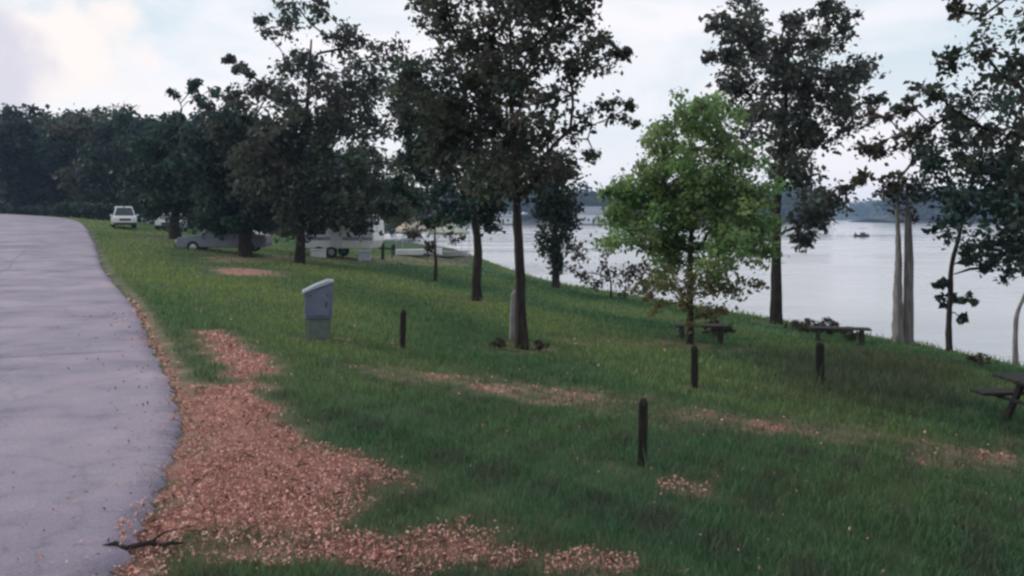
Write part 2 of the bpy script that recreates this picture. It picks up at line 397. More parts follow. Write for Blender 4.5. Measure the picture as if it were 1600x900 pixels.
# ------------------------------------------------------------------ lake
lm = np_mesh('lake', [(-990, -70, WATER), (990, -70, WATER), (990, 1240, WATER), (-990, 1240, WATER)], quads=[(0, 1, 2, 3)])
m = bpy.data.materials.new('lake_water'); m.use_nodes = True
N, L = m.node_tree.nodes, m.node_tree.links; p = N['Principled BSDF']
p.inputs['Base Color'].default_value = (0.40, 0.40, 0.42, 1); p.inputs['Roughness'].default_value = 0.12; p.inputs['IOR'].default_value = 1.5; p.inputs['Specular IOR Level'].default_value = 0.9
t = N.new('ShaderNodeTexCoord'); mm = N.new('ShaderNodeMapping'); mm.inputs['Scale'].default_value = (0.6, 1.6, 1); L.new(t.outputs['Object'], mm.inputs[0])
b = N.new('ShaderNodeBump'); b.inputs['Strength'].default_value = 0.28; b.inputs['Distance'].default_value = 0.10
L.new(noise(1.3, 5, 0.6, mm.outputs[0]).outputs[0], b.inputs['Height']); L.new(b.outputs[0], p.inputs['Normal'])
rr_ = N.new('ShaderNodeMapRange'); rr_.inputs['From Min'].default_value = .35; rr_.inputs['From Max'].default_value = .65; rr_.inputs['To Min'].default_value = .05; rr_.inputs['To Max'].default_value = .30
mm2 = N.new('ShaderNodeMapping'); mm2.inputs['Scale'].default_value = (.25, 1, 1); L.new(t.outputs['Object'], mm2.inputs[0])
L.new(noise(.09, 5, .6, mm2.outputs[0]).outputs[0], rr_.inputs[0]); L.new(rr_.outputs[0], p.inputs['Roughness'])
lm.materials.append(m); tag(link('lake', lm), kind='structure')

# ------------------------------------------------------------------ far shore: wooded banks across the lake
def far_land(name, pts, depth, hmax, seed):
    rr = np.random.default_rng(seed); P = catmull(pts, 10); n = len(P); V = []
    for i, (x, y) in enumerate(P):
        k = hmax * (0.7 + 0.3 * math.sin(i * 0.21 + seed) + 0.1 * math.sin(i * 0.9))
        V += [(x, y - 4, WATER - 1), (x, y, WATER + 0.7), (x, y + depth * 0.35, WATER + 0.25 * k), (x, y + depth, WATER + k), (x, y + depth * 1.8, WATER - 1)]
    ii = (np.arange(n - 1)[:, None] * 5 + np.arange(4)[None, :]).ravel()
    me = np_mesh(name, V, quads=np.stack([ii, ii + 1, ii + 6, ii + 5], 1), smooth=True)
    return tag(link(name, me, mat('far_bank', (0.05, 0.07, 0.035), (0.10, 0.09, 0.06), 0.05, 0.95)), kind='structure'), P
def leaf_quads(P, size, rr, up=0.3, aspect=0.62):
    """folded leaf-shaped faces at points P"""
    n = len(P); d = rr.normal(size=(n, 3)); d /= np.linalg.norm(d, axis=1)[:, None]
    nn = rr.normal(size=(n, 3)); nn[:, 2] += up * 3; s = np.cross(d, nn); s /= np.linalg.norm(s, axis=1)[:, None] + 1e-9
    f = np.cross(s, d)
    L_ = (size * (0.5 + rr.random(n) ** 1.6 * 1.1))[:, None]
    b0 = P - d * L_ * .5; tip = P + d * L_ * .5
    l = P - d * L_ * .06 + s * L_ * aspect * .5 + f * L_ * .12; r = P - d * L_ * .06 - s * L_ * aspect * .5 + f * L_ * .12
    V = np.stack([b0, l, tip, r], 1).reshape(-1, 3)
    k = np.arange(n) * 4
    T = np.concatenate([np.stack([k, k + 1, k + 2], 1), np.stack([k, k + 2, k + 3], 1)])
    return V, T
def far_wood(name, label, P, depth, hlo, hhi, n, seed, cards=110, hmax=8):
    rr = np.random.default_rng(seed); pts = []; cols = []
    for i in range(n):
        j = rr.integers(0, len(P) - 1); q = P[j] + (P[j + 1] - P[j]) * rr.random()
        y = q[1] + depth * rr.random() ** 1.6; x = q[0]
        z0 = WATER + 0.5 + hmax * 0.6 * (y - q[1]) / depth
        H = rr.uniform(hlo, hhi); Wd = H * rr.uniform(0.28, 0.5)
        u = rr.normal(size=(cards, 3)); u /= np.linalg.norm(u, axis=1)[:, None]; u *= rr.random(cards)[:, None] ** 0.4
        pts.append(np.array([x, y, z0 + H * .52]) + u * np.array([Wd, Wd, H * .5]))
        cols.append(np.tile(rr.uniform(0.7, 1.25, 3) * np.array([1, 1, 1]) , (cards, 1)))
    pts = np.concatenate(pts); V, T = leaf_quads(pts, hhi * 0.15, rr, 0.5, 0.8)
    cl = np.repeat(np.concatenate(cols), 4, axis=0)
    me = np_mesh(name, V, tris=T, colors=cl)
    return tag(link(name, me, mat('far_leaves', (0.025, 0.045, 0.022), (0.05, 0.065, 0.028), 0.2, 0.9, spec=0.1, attr='tint')), label, 'wood', kind='stuff')
_, P1 = far_land('far_bank', [(-700, 640), (-300, 520), (-100, 440), (0, 420), (80, 425), (150, 440), (175, 455), (186, 480)], 60, 7, 3)
far_wood('far_wood', 'dark wooded shore across the lake behind the tree trunks', P1, 55, 13, 20, 330, 11)
_, P2 = far_land('far_point', [(238, 470), (250, 440), (300, 420), (380, 400), (520, 380), (700, 350)], 60, 7, 5)
far_wood('far_wood', 'dark wooded point across the lake at the right', P2, 50, 12, 19, 260, 12)
_, P3 = far_land('far_ridge', [(-980, 900), (-400, 850), (150, 820), (500, 830), (980, 880)], 150, 15, 8)
far_wood('far_wood', 'hazy blue wooded ridge beyond the far shore', P3, 140, 14, 20, 600, 13, 60, 14)

# ------------------------------------------------------------------ grass and litter
rng = np.random.default_rng(21)
def scatter(n, y0, y1, wide=0.74):
    Y = np.exp(rng.uniform(math.log(y0), math.log(y1), n)); X = rng.uniform(-wide, wide, n) * Y
    return X, Y
X, Y = scatter(420000, 2.4, 75)
d = sdist(X, Y, ROAD); e = -sdist(X, Y, SHORE)
dd = dirt_at(X, Y)
clump = wnoise(X, Y, 2.3) * .6 + wnoise(X, Y, 6.1, 2.0) * .4
keep = ((d > 0.12 + 0.25 * clump) | (d < -ROAD_W - .1)) & (e > 0.15) & (rng.random(len(X)) > np.clip((dd - 0.2) * 1.5 + (clump - .5) * 1.2 * (dd > .08), 0, 0.985)) & (rng.random(len(X)) < 0.08 + 1.5 * clump ** 1.3)
X, Y, dd, e, clump = X[keep], Y[keep], dd[keep], e[keep], clump[keep]
n = len(X); Z = height(X, Y)
tall = poly_mask(X, Y, TALL, 1.0); edge = smooth(1.6, 0.3, e)
hh = (0.035 + 0.05 * rng.random(n)) * (0.7 + 0.7 * clump) * (1 + 2.2 * tall * rng.random(n) + 2.0 * edge * rng.random(n)) * (1 + np.minimum(Y, 40) * .010) * (1 - .45 * dd)
for px_, py_, r_ in ((815, 545, .35), (745, 470, .4), (1078, 537, .3), (498, 531, .34), (1003, 727, .14), (1085, 607, .17), (628, 544, .17), (1281, 600, .2), (802, 531, .22), (1213, 506, .5), (1404, 537, .6)):
    g_ = G(px_, py_); hh = hh * (1 + 1.3 * smooth(r_, r_ * .5, np.hypot(X - g_.x, Y - g_.y)))
ww = np.maximum(0.0045, 0.0010 * Y) * rng.uniform(0.7, 1.4, n)
an = rng.uniform(0, 2 * math.pi, n); bend = rng.uniform(0.2, 0.9, n) * hh; ba = rng.uniform(0, 2 * math.pi, n)
sx, sy = np.cos(an) * ww * .5, np.sin(an) * ww * .5
bx, by = np.cos(ba) * bend, np.sin(ba) * bend
P0 = np.stack([X - sx, Y - sy, Z - .01], 1); P1_ = np.stack([X + sx, Y + sy, Z - .01], 1)
P2_ = np.stack([X + sx * .8 + bx * .35, Y + sy * .8 + by * .35, Z + hh * .6], 1); P3_ = np.stack([X - sx * .8 + bx * .35, Y - sy * .8 + by * .35, Z + hh * .6], 1)
P4_ = np.stack([X + bx, Y + by, Z + hh], 1)
V = np.stack([P0, P1_, P2_, P3_, P4_], 1).reshape(-1, 3); k = np.arange(n) * 5
T = np.stack([k + 3, k + 2, k + 4], 1); Q = np.stack([k, k + 1, k + 2, k + 3], 1)
mixv = np.clip(wnoise(X, Y, 0.55, 4.0) * 1.6 - .45 + rng.normal(0, .22, n), 0, 1)[:, None]
dry = (np.clip(dd * 1.3 + rng.normal(0, .25, n) - .1, 0, 1) * .8)[:, None]
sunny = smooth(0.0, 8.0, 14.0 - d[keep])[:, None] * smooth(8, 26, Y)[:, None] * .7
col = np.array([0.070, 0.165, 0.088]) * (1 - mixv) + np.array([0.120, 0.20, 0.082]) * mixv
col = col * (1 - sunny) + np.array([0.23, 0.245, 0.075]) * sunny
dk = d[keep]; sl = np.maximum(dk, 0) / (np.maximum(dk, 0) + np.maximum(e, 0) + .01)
lit_band = np.clip(.5 + .55 * np.sin(sl * 21 + 0.8 * np.sin(X * .35) + .6 * np.sin(Y * .21 + 1)) + rng.normal(0, .18, n), 0, 1)[:, None] * smooth(5, 11, Y)[:, None]  # light bands across the slope, painted into the blade colour
shade_band = np.clip(1 - lit_band - .35, 0, .65) * smooth(5, 11, Y)[:, None]  # darker bands between them, shade painted into the blade colour
col = col * (1 - .6 * lit_band) + np.array([0.205, 0.225, 0.095]) * .6 * lit_band
col = col * (1 - shade_band) + np.array([0.035, 0.095, 0.058]) * shade_band
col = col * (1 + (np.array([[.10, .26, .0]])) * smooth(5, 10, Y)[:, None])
col = col * (1 - dry) + np.array([0.24, 0.18, 0.12]) * dry
tl = (tall * 0.75)[:, None]; col = col * (1 - tl) + np.array([0.095, 0.095, 0.068]) * tl
weed = np.clip(wnoise(X, Y, 3.1, 5.0) * 2.2 - 1.0 + rng.normal(0, .15, n), 0, 1)[:, None] * smooth(14, 7, Y)[:, None]  # mottled brown weedy tone; also greys near blades in place of foreground shade
col = col * (1 - .75 * weed) + np.array([0.095, 0.085, 0.072]) * .75 * weed  # weedy tone and foreground shade, both painted into the blade colour
col *= rng.uniform(0.6, 1.3, n)[:, None]
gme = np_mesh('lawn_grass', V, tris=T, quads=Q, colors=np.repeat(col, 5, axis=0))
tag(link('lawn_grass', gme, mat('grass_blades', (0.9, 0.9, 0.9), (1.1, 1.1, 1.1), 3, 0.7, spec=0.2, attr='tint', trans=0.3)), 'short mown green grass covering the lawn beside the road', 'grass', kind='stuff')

# fallen leaves and bark chips over the bare red earth
X, Y = scatter(330000, 2.3, 22); dd = dirt_at(X, Y); d = sdist(X, Y, ROAD); dd = np.where((d < 0) & (d > -1.7) & (Y < 14), .9, dd)
cl = wnoise(X, Y, 1.7, 1.0)
keep = (rng.random(len(X)) < smooth(19, 13, Y) * np.where((dd > 0.72) | ((Y < 6) & (dd > .45)), 0.75, np.where(dd > .3, 0.02, 0.006)) * (0.4 + 1.2 * cl)) & ((d > -0.12 + .3 * cl) | ((d > -1.6) & (rng.random(len(X)) < .07 * np.exp(d / .5))))
X, Y = X[keep], Y[keep]; n = len(X)
P = np.stack([X, Y, height(X, Y) + rng.uniform(0.004, 0.03, n) + np.where(d[keep] < 0, .04, 0)], 1)
V, T = leaf_quads(P, np.maximum(0.021, 0.0036 * Y), rng, 1.0, 0.55)
pal = np.array([(0.38, 0.205, 0.165), (0.27, 0.135, 0.115), (0.44, 0.265, 0.22), (0.13, 0.080, 0.072), (0.46, 0.335, 0.29), (0.20, 0.095, 0.095)])
big_ = np.clip(wnoise(X, Y, .9, 3.0) * 1.8 - .5, .25, 1)[:, None]
cc = (1.45 + .8 * big_) * pal[rng.choice(6, n, p=[.25, .20, .17, .17, .10, .11])] * rng.uniform(.7, 1.2, n)[:, None]
cc = np.minimum(cc * np.array([1.12, 1.0, .96]), np.array([.62, .37, .31])) * 1.12
Xn, Yn = scatter(60000, 2.3, 9); kn = (dirt_at(Xn, Yn) > .6) & (rng.random(60000) < .13) & (sdist(Xn, Yn, ROAD) > -.1); Xn, Yn = Xn[kn], Yn[kn]
Vn, Tn = leaf_quads(np.stack([Xn, Yn, height(Xn, Yn) + rng.uniform(.006, .03, len(Xn))], 1), np.full(len(Xn), .07), rng, 2.5, 0.07)
cn = np.array([0.24, 0.16, 0.13]) * rng.uniform(.4, 2.2, len(Xn))[:, None]
T = np.concatenate([T, Tn + len(V)]); V = np.concatenate([V, Vn]); cc = np.concatenate([cc, cn])
fme = np_mesh('fallen_leaves', V, tris=T, colors=np.repeat(cc, 4, axis=0))
tag(link('fallen_leaves', fme, mat('dry_leaf', (0.85, 0.85, 0.85), (1.1, 1.1, 1.1), 20, 0.8, spec=0.2, attr='tint')), 'rust and pink fallen leaves strewn over the bare earth by the road', 'leaf litter', kind='stuff')

# ------------------------------------------------------------------ trees
BARK = mat('dark_bark', (0.020, 0.017, 0.016), (0.055, 0.046, 0.042), 6, 0.95, spec=0.1, bump=0.8, stretch=(3, 3, 0.6))
GREYBARK = mat('grey_bark', (0.13, 0.12, 0.12), (0.26, 0.245, 0.24), 5, 0.95, spec=0.1, bump=0.6, stretch=(3, 3, 0.5))
def leafmat(nm, c1, c2, tr=0.3): return mat(nm, c1, c2, 1.2, 0.65, spec=0.25, attr='tint', trans=tr)
LM = {
    'oak': leafmat('oak_leaves', (0.050, 0.068, 0.052), (0.100, 0.100, 0.080), .42),
    'dark': leafmat('dark_leaves', (0.020, 0.049, 0.041), (0.050, 0.078, 0.057)),
    'brown': leafmat('brown_leaves', (0.055, 0.045, 0.036), (0.10, 0.075, 0.055)),
    'olive': leafmat('olive_leaves', (0.07, 0.085, 0.035), (0.12, 0.12, 0.05)),
    'green': leafmat('fresh_green_leaves', (0.155, 0.255, 0.100), (0.235, 0.335, 0.145), 0.5),
    'cedar': leafmat('cedar_leaves', (0.015, 0.028, 0.018), (0.030, 0.045, 0.026), 0.15),
    'rust': leafmat('rusty_leaves', (0.13, 0.15, 0.065), (0.20, 0.18, 0.095)),
}
def tubes(segs, n=6):
    """tapered prisms (a, b, ra, rb)"""
    A = np.array([s[0] for s in segs]); B = np.array([s[1] for s in segs]); ra = np.array([s[2] for s in segs]); rb = np.array([s[3] for s in segs])
    d = B - A; d /= np.linalg.norm(d, axis=1)[:, None] + 1e-9
    ref = np.where(np.abs(d[:, 2:3]) > .9, np.array([[1., 0, 0]]), np.array([[0, 0, 1.]]))
    u = np.cross(d, ref); u /= np.linalg.norm(u, axis=1)[:, None]; v = np.cross(d, u)
    th = np.arange(n) * 2 * math.pi / n
    ring = u[:, None, :] * np.cos(th)[None, :, None] + v[:, None, :] * np.sin(th)[None, :, None]
    V = np.concatenate([A[:, None, :] + ring * ra[:, None, None], B[:, None, :] + ring * rb[:, None, None]], 1).reshape(-1, 3)
    base = np.arange(len(segs))[:, None] * 2 * n; k = np.arange(n)[None, :]; k2 = (k + 1) % n
    Q = np.stack([base + k, base + k2, base + n + k2, base + n + k], -1).reshape(-1, 4)
    return V, Q
def skin_nodes(NA, par, n0, segs, trr, n):
    """one connected skin over the branch skeleton: a ring per node, bridged to its parent's ring"""
    m_ = len(NA); par = np.array(par); pr = par.copy(); pr[1:n0] = np.arange(n0 - 1); pr[0] = 0
    d = NA - NA[pr]; d[0] = d[1] if n0 > 1 else (0, 0, 1); d /= np.linalg.norm(d, axis=1)[:, None] + 1e-9
    rad = np.concatenate([np.array(trr[:n0]) * .35, [s[3] for s in segs]])
    ref = np.tile(np.array([[0.31, 0.95, 0.05]]), (m_, 1)); u = np.cross(d, ref); u /= np.linalg.norm(u, axis=1)[:, None] + 1e-9; v = np.cross(d, u)
    th = np.arange(n) * 2 * math.pi / n
    V = (NA[:, None, :] + (u[:, None, :] * np.cos(th)[None, :, None] + v[:, None, :] * np.sin(th)[None, :, None]) * rad[:, None, None]).reshape(-1, 3)
    c = np.arange(1, m_)[:, None] * n; p_ = pr[1:][:, None] * n; k = np.arange(n)[None, :]; k2 = (k + 1) % n
    return V, np.stack([p_ + k, p_ + k2, c + k2, c + k], -1).reshape(-1, 4)
def loft(path, rads, n=10, rough=0.08, rr=None):
    path = np.array(path, float); V = []
    for i, q in enumerate(path):
        d = path[min(i + 1, len(path) - 1)] - path[max(i - 1, 0)]; d /= np.linalg.norm(d)
        u = np.cross(d, [0, 1, 0.01]); u /= np.linalg.norm(u); v = np.cross(d, u)
        for k in range(n):
            th = 2 * math.pi * k / n; r = rads[i] * (1 + (rr.normal(0, rough) if rr is not None else 0))
            V.append(q + (u * math.cos(th) + v * math.sin(th)) * r)
    ii = [(i * n + k, i * n + (k + 1) % n, (i + 1) * n + (k + 1) % n, (i + 1) * n + k) for i in range(len(path) - 1) for k in range(n)]
    return np.array(V), np.array(ii)
LEAF, LAI = 1.0, 2.05
def grow(root, base, lobes, leaf, lai, trunk_r, seed, leaves='oak', bark=None, clus=0.22, top=None, lean=(0, 0), flare=1.18, extra=None, sigma=1.0, crown_name='crown', build_trunk=True, first=0.25, wob=.16):
    """lobes: (x, y, z, r, density) relative to base. Grows trunk, branches and crown under root."""
    rr = np.random.default_rng(seed); bark = bark or BARK
    L_ = np.array([l[:4] for l in lobes], float); dens = np.array([l[4] if len(l) > 4 else 1.0 for l in lobes])
    ztop = (L_[:, 2]).max() * .88 if top is None else top
    cx = np.average(L_[:, 0], weights=L_[:, 3] ** 2); cy = np.average(L_[:, 1], weights=L_[:, 3] ** 2)
    nt = 9; path = []
    for i in range(nt):
        t = i / (nt - 1); s = max(0, (t - .35) / .65)
        path.append((cx * s * .8 + lean[0] * math.sin(t * 3.1) + rr.normal(0, trunk_r * wob) * (i > 0), cy * s * .8 + lean[1] * math.sin(t * 3.1) + rr.normal(0, trunk_r * wob) * (i > 0), ztop * t - 0.05 * (i == 0)))
    path = np.array(path); rads = [trunk_r * (flare if i == 0 else 1) * (1 - .82 * (i / (nt - 1)) ** 1.1) for i in range(nt)]
    fine = catmull(np.column_stack([path[:, 0], path[:, 1]]), 3); fz = np.interp(np.linspace(0, nt - 1, len(fine)), range(nt), path[:, 2]); fr = np.interp(np.linspace(0, nt - 1, len(fine)), range(nt), rads)
    fine = np.column_stack([fine, fz])
    if build_trunk:
        V, Q = loft(fine, fr, 10, .07, rr)
        link('trunk', np_mesh('trunk', V, quads=Q, smooth=True), bark, root)
    # cluster points
    cl = []; rad = []
    for (x, y, z, r), dn in zip(L_, dens):
        r = r * 1.1; k = max(3, int(dn * 2.4 * (r / clus) ** 2))
        u = rr.normal(size=(k, 3)); u /= np.linalg.norm(u, axis=1)[:, None]; u *= (rr.random(k) ** .45)[:, None]
        cl.append(np.array([x, y, z]) + u * r * .95); rad.append(np.full(k, min(clus, r * .5)))
    cl = np.concatenate(cl); rad = np.concatenate(rad)
    # branch skeleton
    start = [i for i in range(len(fine)) if fine[i][2] > ztop * first]
    nodes = [tuple(fine[i]) for i in start]; par = [-1] * len(nodes); cnt = [0] * len(nodes); trr = [fr[i] for i in start]
    axis_d = np.hypot(cl[:, 0] - np.interp(cl[:, 2], fine[:, 2], fine[:, 0]), cl[:, 1] - np.interp(cl[:, 2], fine[:, 2], fine[:, 1]))
    order = np.argsort(axis_d + rr.normal(0, .1, len(cl)) * axis_d.mean())
    NA = np.zeros((len(nodes) + 2 * len(cl), 3)); NA[:len(nodes)] = nodes; nn = len(nodes)
    for j in order:
        q = cl[j]; dv = q - NA[:nn]; dist = np.linalg.norm(dv, axis=1)
        cost = dist + 0.9 * np.maximum(0, NA[:nn, 2] - q[2] + .25 * dist)
        k = int(np.argmin(cost)); a_ = NA[k]
        mid = (a_ + q) / 2 + rr.normal(0, .07, 3) * dist[k] + np.array([0, 0, .05 * dist[k]])
        NA[nn] = mid; NA[nn + 1] = q; par += [k, nn]; cnt += [0, 1]; nn += 2
    cnt = np.array(cnt, float); n0 = len(nodes)
    for i in range(nn - 1, n0 - 1, -1): cnt[par[i]] += cnt[i]
    twig = 0.0065 * clus / .22
    segs = []
    for i in range(n0, nn):
        pi = par[i]; rb = twig * max(cnt[i], 1) ** .48
        rb = min(rb, trunk_r * .5); ra = min(twig * cnt[pi] ** .48, trunk_r * .5) if pi >= n0 else min(rb * 1.25, trr[pi] * .75)
        segs.append((NA[pi], NA[i], min(ra, rb * 1.6), rb))
    V, Q = skin_nodes(NA[:nn], par, n0, segs, trr, 5)
    link('branches', np_mesh('branches', V, quads=Q, smooth=True), bark, root)
    # leaves
    leaf *= LEAF; lai *= LAI; la = 0.31 * leaf * leaf; per = []
    tot = sum(lai * dn * math.pi * r * r / la for (x, y, z, r), dn in zip(L_, dens))
    kk = max(2, int(tot / len(cl)))
    sizes = rr.uniform(.55, 1.45, len(cl)); c_i = np.repeat(np.arange(len(cl)), np.maximum(1, (kk * sizes).astype(int)))
    off = rr.normal(size=(len(c_i), 3)) * (rad[c_i] * .55 * sigma * np.sqrt(sizes[c_i]))[:, None] * np.array([1, 1, .75])
    P = cl[c_i] + off
    V, T = leaf_quads(P, np.full(len(P), leaf), rr, .35)
    tone = rr.uniform(.7, 1.35, (len(cl), 1)) * (1 + rr.normal(0, .07, (len(cl), 3)))
    cc = np.clip(tone[c_i] * rr.uniform(.75, 1.25, (len(P), 1)), .2, 2)
    me = np_mesh(crown_name, V, tris=T, colors=np.repeat(cc, 4, axis=0))
    link(crown_name, me, LM[leaves], root)
    return cl, fine
def lobes_px(base, lobes, Yc=None, thick=0.75, seed=0, depth=None):
    """crown lobes given where they show in the photograph, spread through the crown's depth"""
    rr = random.Random(seed); b = base; xs = [l[0] for l in lobes]; cxp = (min(xs) + max(xs)) / 2; hw = max(1, (max(xs) - min(xs)) / 2)
    res = []
    for i, l in enumerate(lobes):
        px, py, r = l[:3]; dn = l[3] if len(l) > 3 else 1.0
        D = depth if depth is not None else hw / F * b.y
        fx = min(1, abs(px - cxp) / hw)
        dy = rr.uniform(-1, 1) * D * thick * math.sqrt(max(0.02, 1 - fx * fx * .9))
        Y_ = b.y + dy
        res.append(((px - 800) / F * Y_ - b.x, dy, CAMZ - (py - HZ) / F * Y_ - b.z, r / F * Y_, dn))
    return res
def tree(name, label, group, px, py, lobes, leaf, lai, trunk_r, seed, cat='tree', base=None, **k):
    b = base or G(px, py)
    root = empty(name, b); tag(root, label, cat, group)
    lb = lobes_px(b, lobes, seed=seed, thick=k.pop('thick', .75), depth=k.pop('depth', None))
    r = grow(root, b, lb, leaf, lai, trunk_r, seed, **k)
    return root, b, r
GR = 'trees on the lakeside lawn'
tree('oak_tree', 'tall dark oak with straight black trunk at the centre of the lawn', GR, 815, 545,
     [(690, 30, 45), (745, 90, 65), (810, 30, 65), (885, 25, 56), (900, 95, 48, .75), (800, 130, 75), (720, 165, 70), (655, 130, 38), (640, 175, 30), (850, 190, 52, .75), (940, 85, 32, .8), (972, 78, 18), (950, 165, 30, .7), (985, 182, 17),
      (915, 195, 30, .7), (780, 225, 58), (870, 262, 34, .8), (925, 238, 20), (705, 235, 52), (800, -45, 80), (900, -45, 60), (720, -40, 50), (660, 20, 24), (830, 270, 40), (760, 275, 40)],
     0.105, 1.7, 0.10, 1, leaves='oak', clus=0.21, lean=(-0.06, 0))
tree('oak_tree', 'dark slim oak standing left of and behind the central oak', GR, 745, 470,
     [(660, 195, 46), (700, 255, 55), (760, 285, 46), (690, 310, 38), (740, 325, 36), (820, 280, 40), (650, 265, 34), (720, 200, 50), (790, 230, 45), (640, 220, 26), (645, 125, 32, .8), (612, 145, 26, .7), (660, 160, 38, .8), (640, 300, 28), (605, 322, 22, .8), (670, 345, 22, .8), (770, 335, 30)],
     0.17, 2.0, 0.145, 2, leaves='dark', clus=0.34)
tree('cedar_tree', 'narrow dark cedar with foliage almost to the ground near the shore', GR, 868, 450,
     [(868, 412, 20), (868, 380, 30), (866, 340, 36), (868, 300, 36), (868, 262, 28), (850, 320, 24), (888, 325, 24)], 0.2, 2.2, 0.2, 3, leaves='cedar', clus=0.36, first=.12)
tree('broadleaf_tree', 'big spreading tree with thin lacy top and dense dark skirt', GR, 468, 412,
     [(480, 200, 62), (420, 220, 55), (540, 200, 52), (450, 275, 62), (530, 268, 52), (398, 268, 44), (590, 225, 22, .7), (580, 300, 36), (505, 320, 34), (600, 270, 26, .7), (560, 330, 28), (480, 348, 26), (590, 335, 22, .9), (445, 345, 24), (520, 345, 26), (555, 350, 18), (570, 160, 40, .8), (380, 190, 36, .9), (360, 150, 24, .7), (575, 255, 30, .8), (340, 200, 30, .9), (430, 325, 34), (540, 320, 30), (610, 180, 26, .6),
      (448, 35, 32, .62), (490, 25, 28, .55), (525, 62, 32, .6), (562, 70, 28, .5), (480, 110, 46, .75), (540, 125, 42, .7), (600, 100, 34, .55), (620, 150, 28, .6), (425, 150, 30, .75), (360, 90, 10, .8), (374, 104, 11, .8), (388, 118, 12, .9), (402, 134, 16, .9), (412, 48, 16, .5)],
     0.24, 2.0, 0.22, 4, leaves='oak', clus=0.5)
tree('broadleaf_tree', 'low dense dark green tree in front of the parked grey car', GR, 383, 402,
     [(350, 240, 46), (402, 240, 46), (372, 290, 48), (420, 300, 36), (335, 290, 34), (318, 215, 28), (380, 200, 38), (340, 190, 26, .8), (445, 260, 36), (300, 250, 34), (365, 330, 28), (410, 335, 26), (330, 328, 26), (430, 345, 20), (345, 350, 20), (395, 352, 22), (370, 355, 16), (315, 340, 20)],
     0.27, 2.4, 0.34, 5, leaves='dark', clus=0.5)
tree('broadleaf_tree', 'dark tree with two loose leafy tufts rising above its crown', GR, 275, 374,
     [(274, 150, 13, .9), (277, 185, 13), (300, 140, 12, .7), (325, 148, 18, .8), (322, 180, 20), (295, 225, 38), (258, 258, 38), (312, 275, 40), (250, 310, 26), (330, 235, 34), (245, 228, 36), (275, 215, 34), (225, 285, 34), (285, 315, 30), (250, 335, 18), (320, 325, 28), (295, 340, 20), (235, 320, 22), (350, 340, 18)],
     0.34, 2.3, 0.32, 6, leaves='dark', clus=0.6)
tree('oak_tree', 'tall dark tree on the shore behind the fresh green sapling', GR, 1213, 506,
     [(1150, 40, 36), (1135, 85, 24), (1180, 72, 46), (1250, 90, 46), (1300, 60, 32), (1315, 28, 26), (1240, 30, 26, .7), (1338, 112, 34), (1300, 140, 46), (1220, 150, 50), (1152, 130, 38), (1190, 200, 40), (1262, 210, 46), (1320, 200, 30),
      (1362, 160, 20, .7), (1250, 275, 34), (1272, 335, 40), (1245, 372, 24), (1296, 300, 22), (1110, 92, 14, .6), (1170, 10, 20, .7), (1275, 15, 18, .6), (1230, 240, 38)],
     0.20, 2.1, 0.20, 7, leaves='oak', clus=0.40)
tree('twin_trunk_tree', 'grey barked tree with paired pale trunks in front of the lake', GR, 1404, 537,
     [(1390, 225, 26, .6), (1422, 200, 26, .5), (1360, 225, 20, .5), (1402, 275, 32, .8), (1352, 275, 18, .6), (1440, 245, 22, .7), (1420, 310, 26, .9), (1375, 180, 16, .35)],
     0.19, 1.9, 0.17, 8, leaves='brown', bark=GREYBARK, clus=0.38, flare=1.05, top=4.4, wob=.06)
tw = [o for o in bpy.data.objects if o.name.startswith('twin_trunk_tree')][0]
b_ = tw.location; V, Q = loft([(0.34, .1, -.1), (0.34, .1, 1.2), (0.34, .1, 2.4), (0.31, .05, 3.6), (.25, 0, 4.6)], [.17, .15, .14, .10, .03], 10, .06, np.random.default_rng(4))
link('trunk', np_mesh('trunk', V, quads=Q, smooth=True), GREYBARK, tw)
tree('lakeside_tree', 'leafy tree with slender trunk and drooping clumps at the right shore', GR, 1484, 551,
     [(1480, 250, 44), (1540, 270, 55), (1595, 300, 55), (1450, 300, 36), (1520, 340, 48), (1580, 380, 46), (1478, 345, 24), (1505, 400, 15), (1468, 440, 9, .5), (1478, 470, 12, .45), (1512, 470, 10, .4), (1560, 425, 20), (1640, 300, 60), (1640, 220, 60), (1500, 495, 7, .4), (1530, 395, 22), (1500, 210, 36, .7), (1560, 180, 44, .5), (1605, 140, 44, .5), (1500, 150, 30, .4), (1450, 250, 28, .6)],
     0.18, 1.55, 0.085, 9, leaves='dark', clus=0.36, first=.15)
tree('lakeside_tree', 'thin grey trunk by the right edge of the picture at the waterline', GR, 1587, 573,
     [(1625, 400, 44), (1600, 350, 36), (1690, 320, 80), (1640, 440, 20, .6)], 0.18, 1.6, 0.07, 10, leaves='dark', bark=GREYBARK, clus=0.36)
sap, sb_, _ = tree('maple_sapling', 'bright fresh green young maple on the lawn before the lake', GR, 1078, 537,
     [(1075, 185, 38), (1112, 198, 44), (1035, 228, 44), (1150, 248, 42), (1082, 270, 64), (1002, 280, 36), (1180, 310, 42), (1112, 330, 64), (1022, 345, 56), (958, 300, 22, .7), (958, 372, 28, .9), (1192, 378, 36), (1132, 398, 46), (1052, 405, 46), (1205, 340, 22), (1090, 165, 16), (985, 330, 40), (1150, 350, 40), (1060, 320, 50)],
     0.10, 2.2, 0.075, 11, leaves='green', clus=0.2)
lb = lobes_px(sb_, [(1000, 440, 30, .8), (1062, 455, 38, .8), (1130, 448, 40, .8), (1172, 448, 20, .7), (1088, 495, 24, .8), (1030, 470, 20, .6), (1115, 480, 18)], seed=31)
grow(sap, sb_, lb, 0.10, 1.4, 0.03, 33, leaves='rust', clus=0.2, crown_name='lower_leaves', build_trunk=False, first=.02)
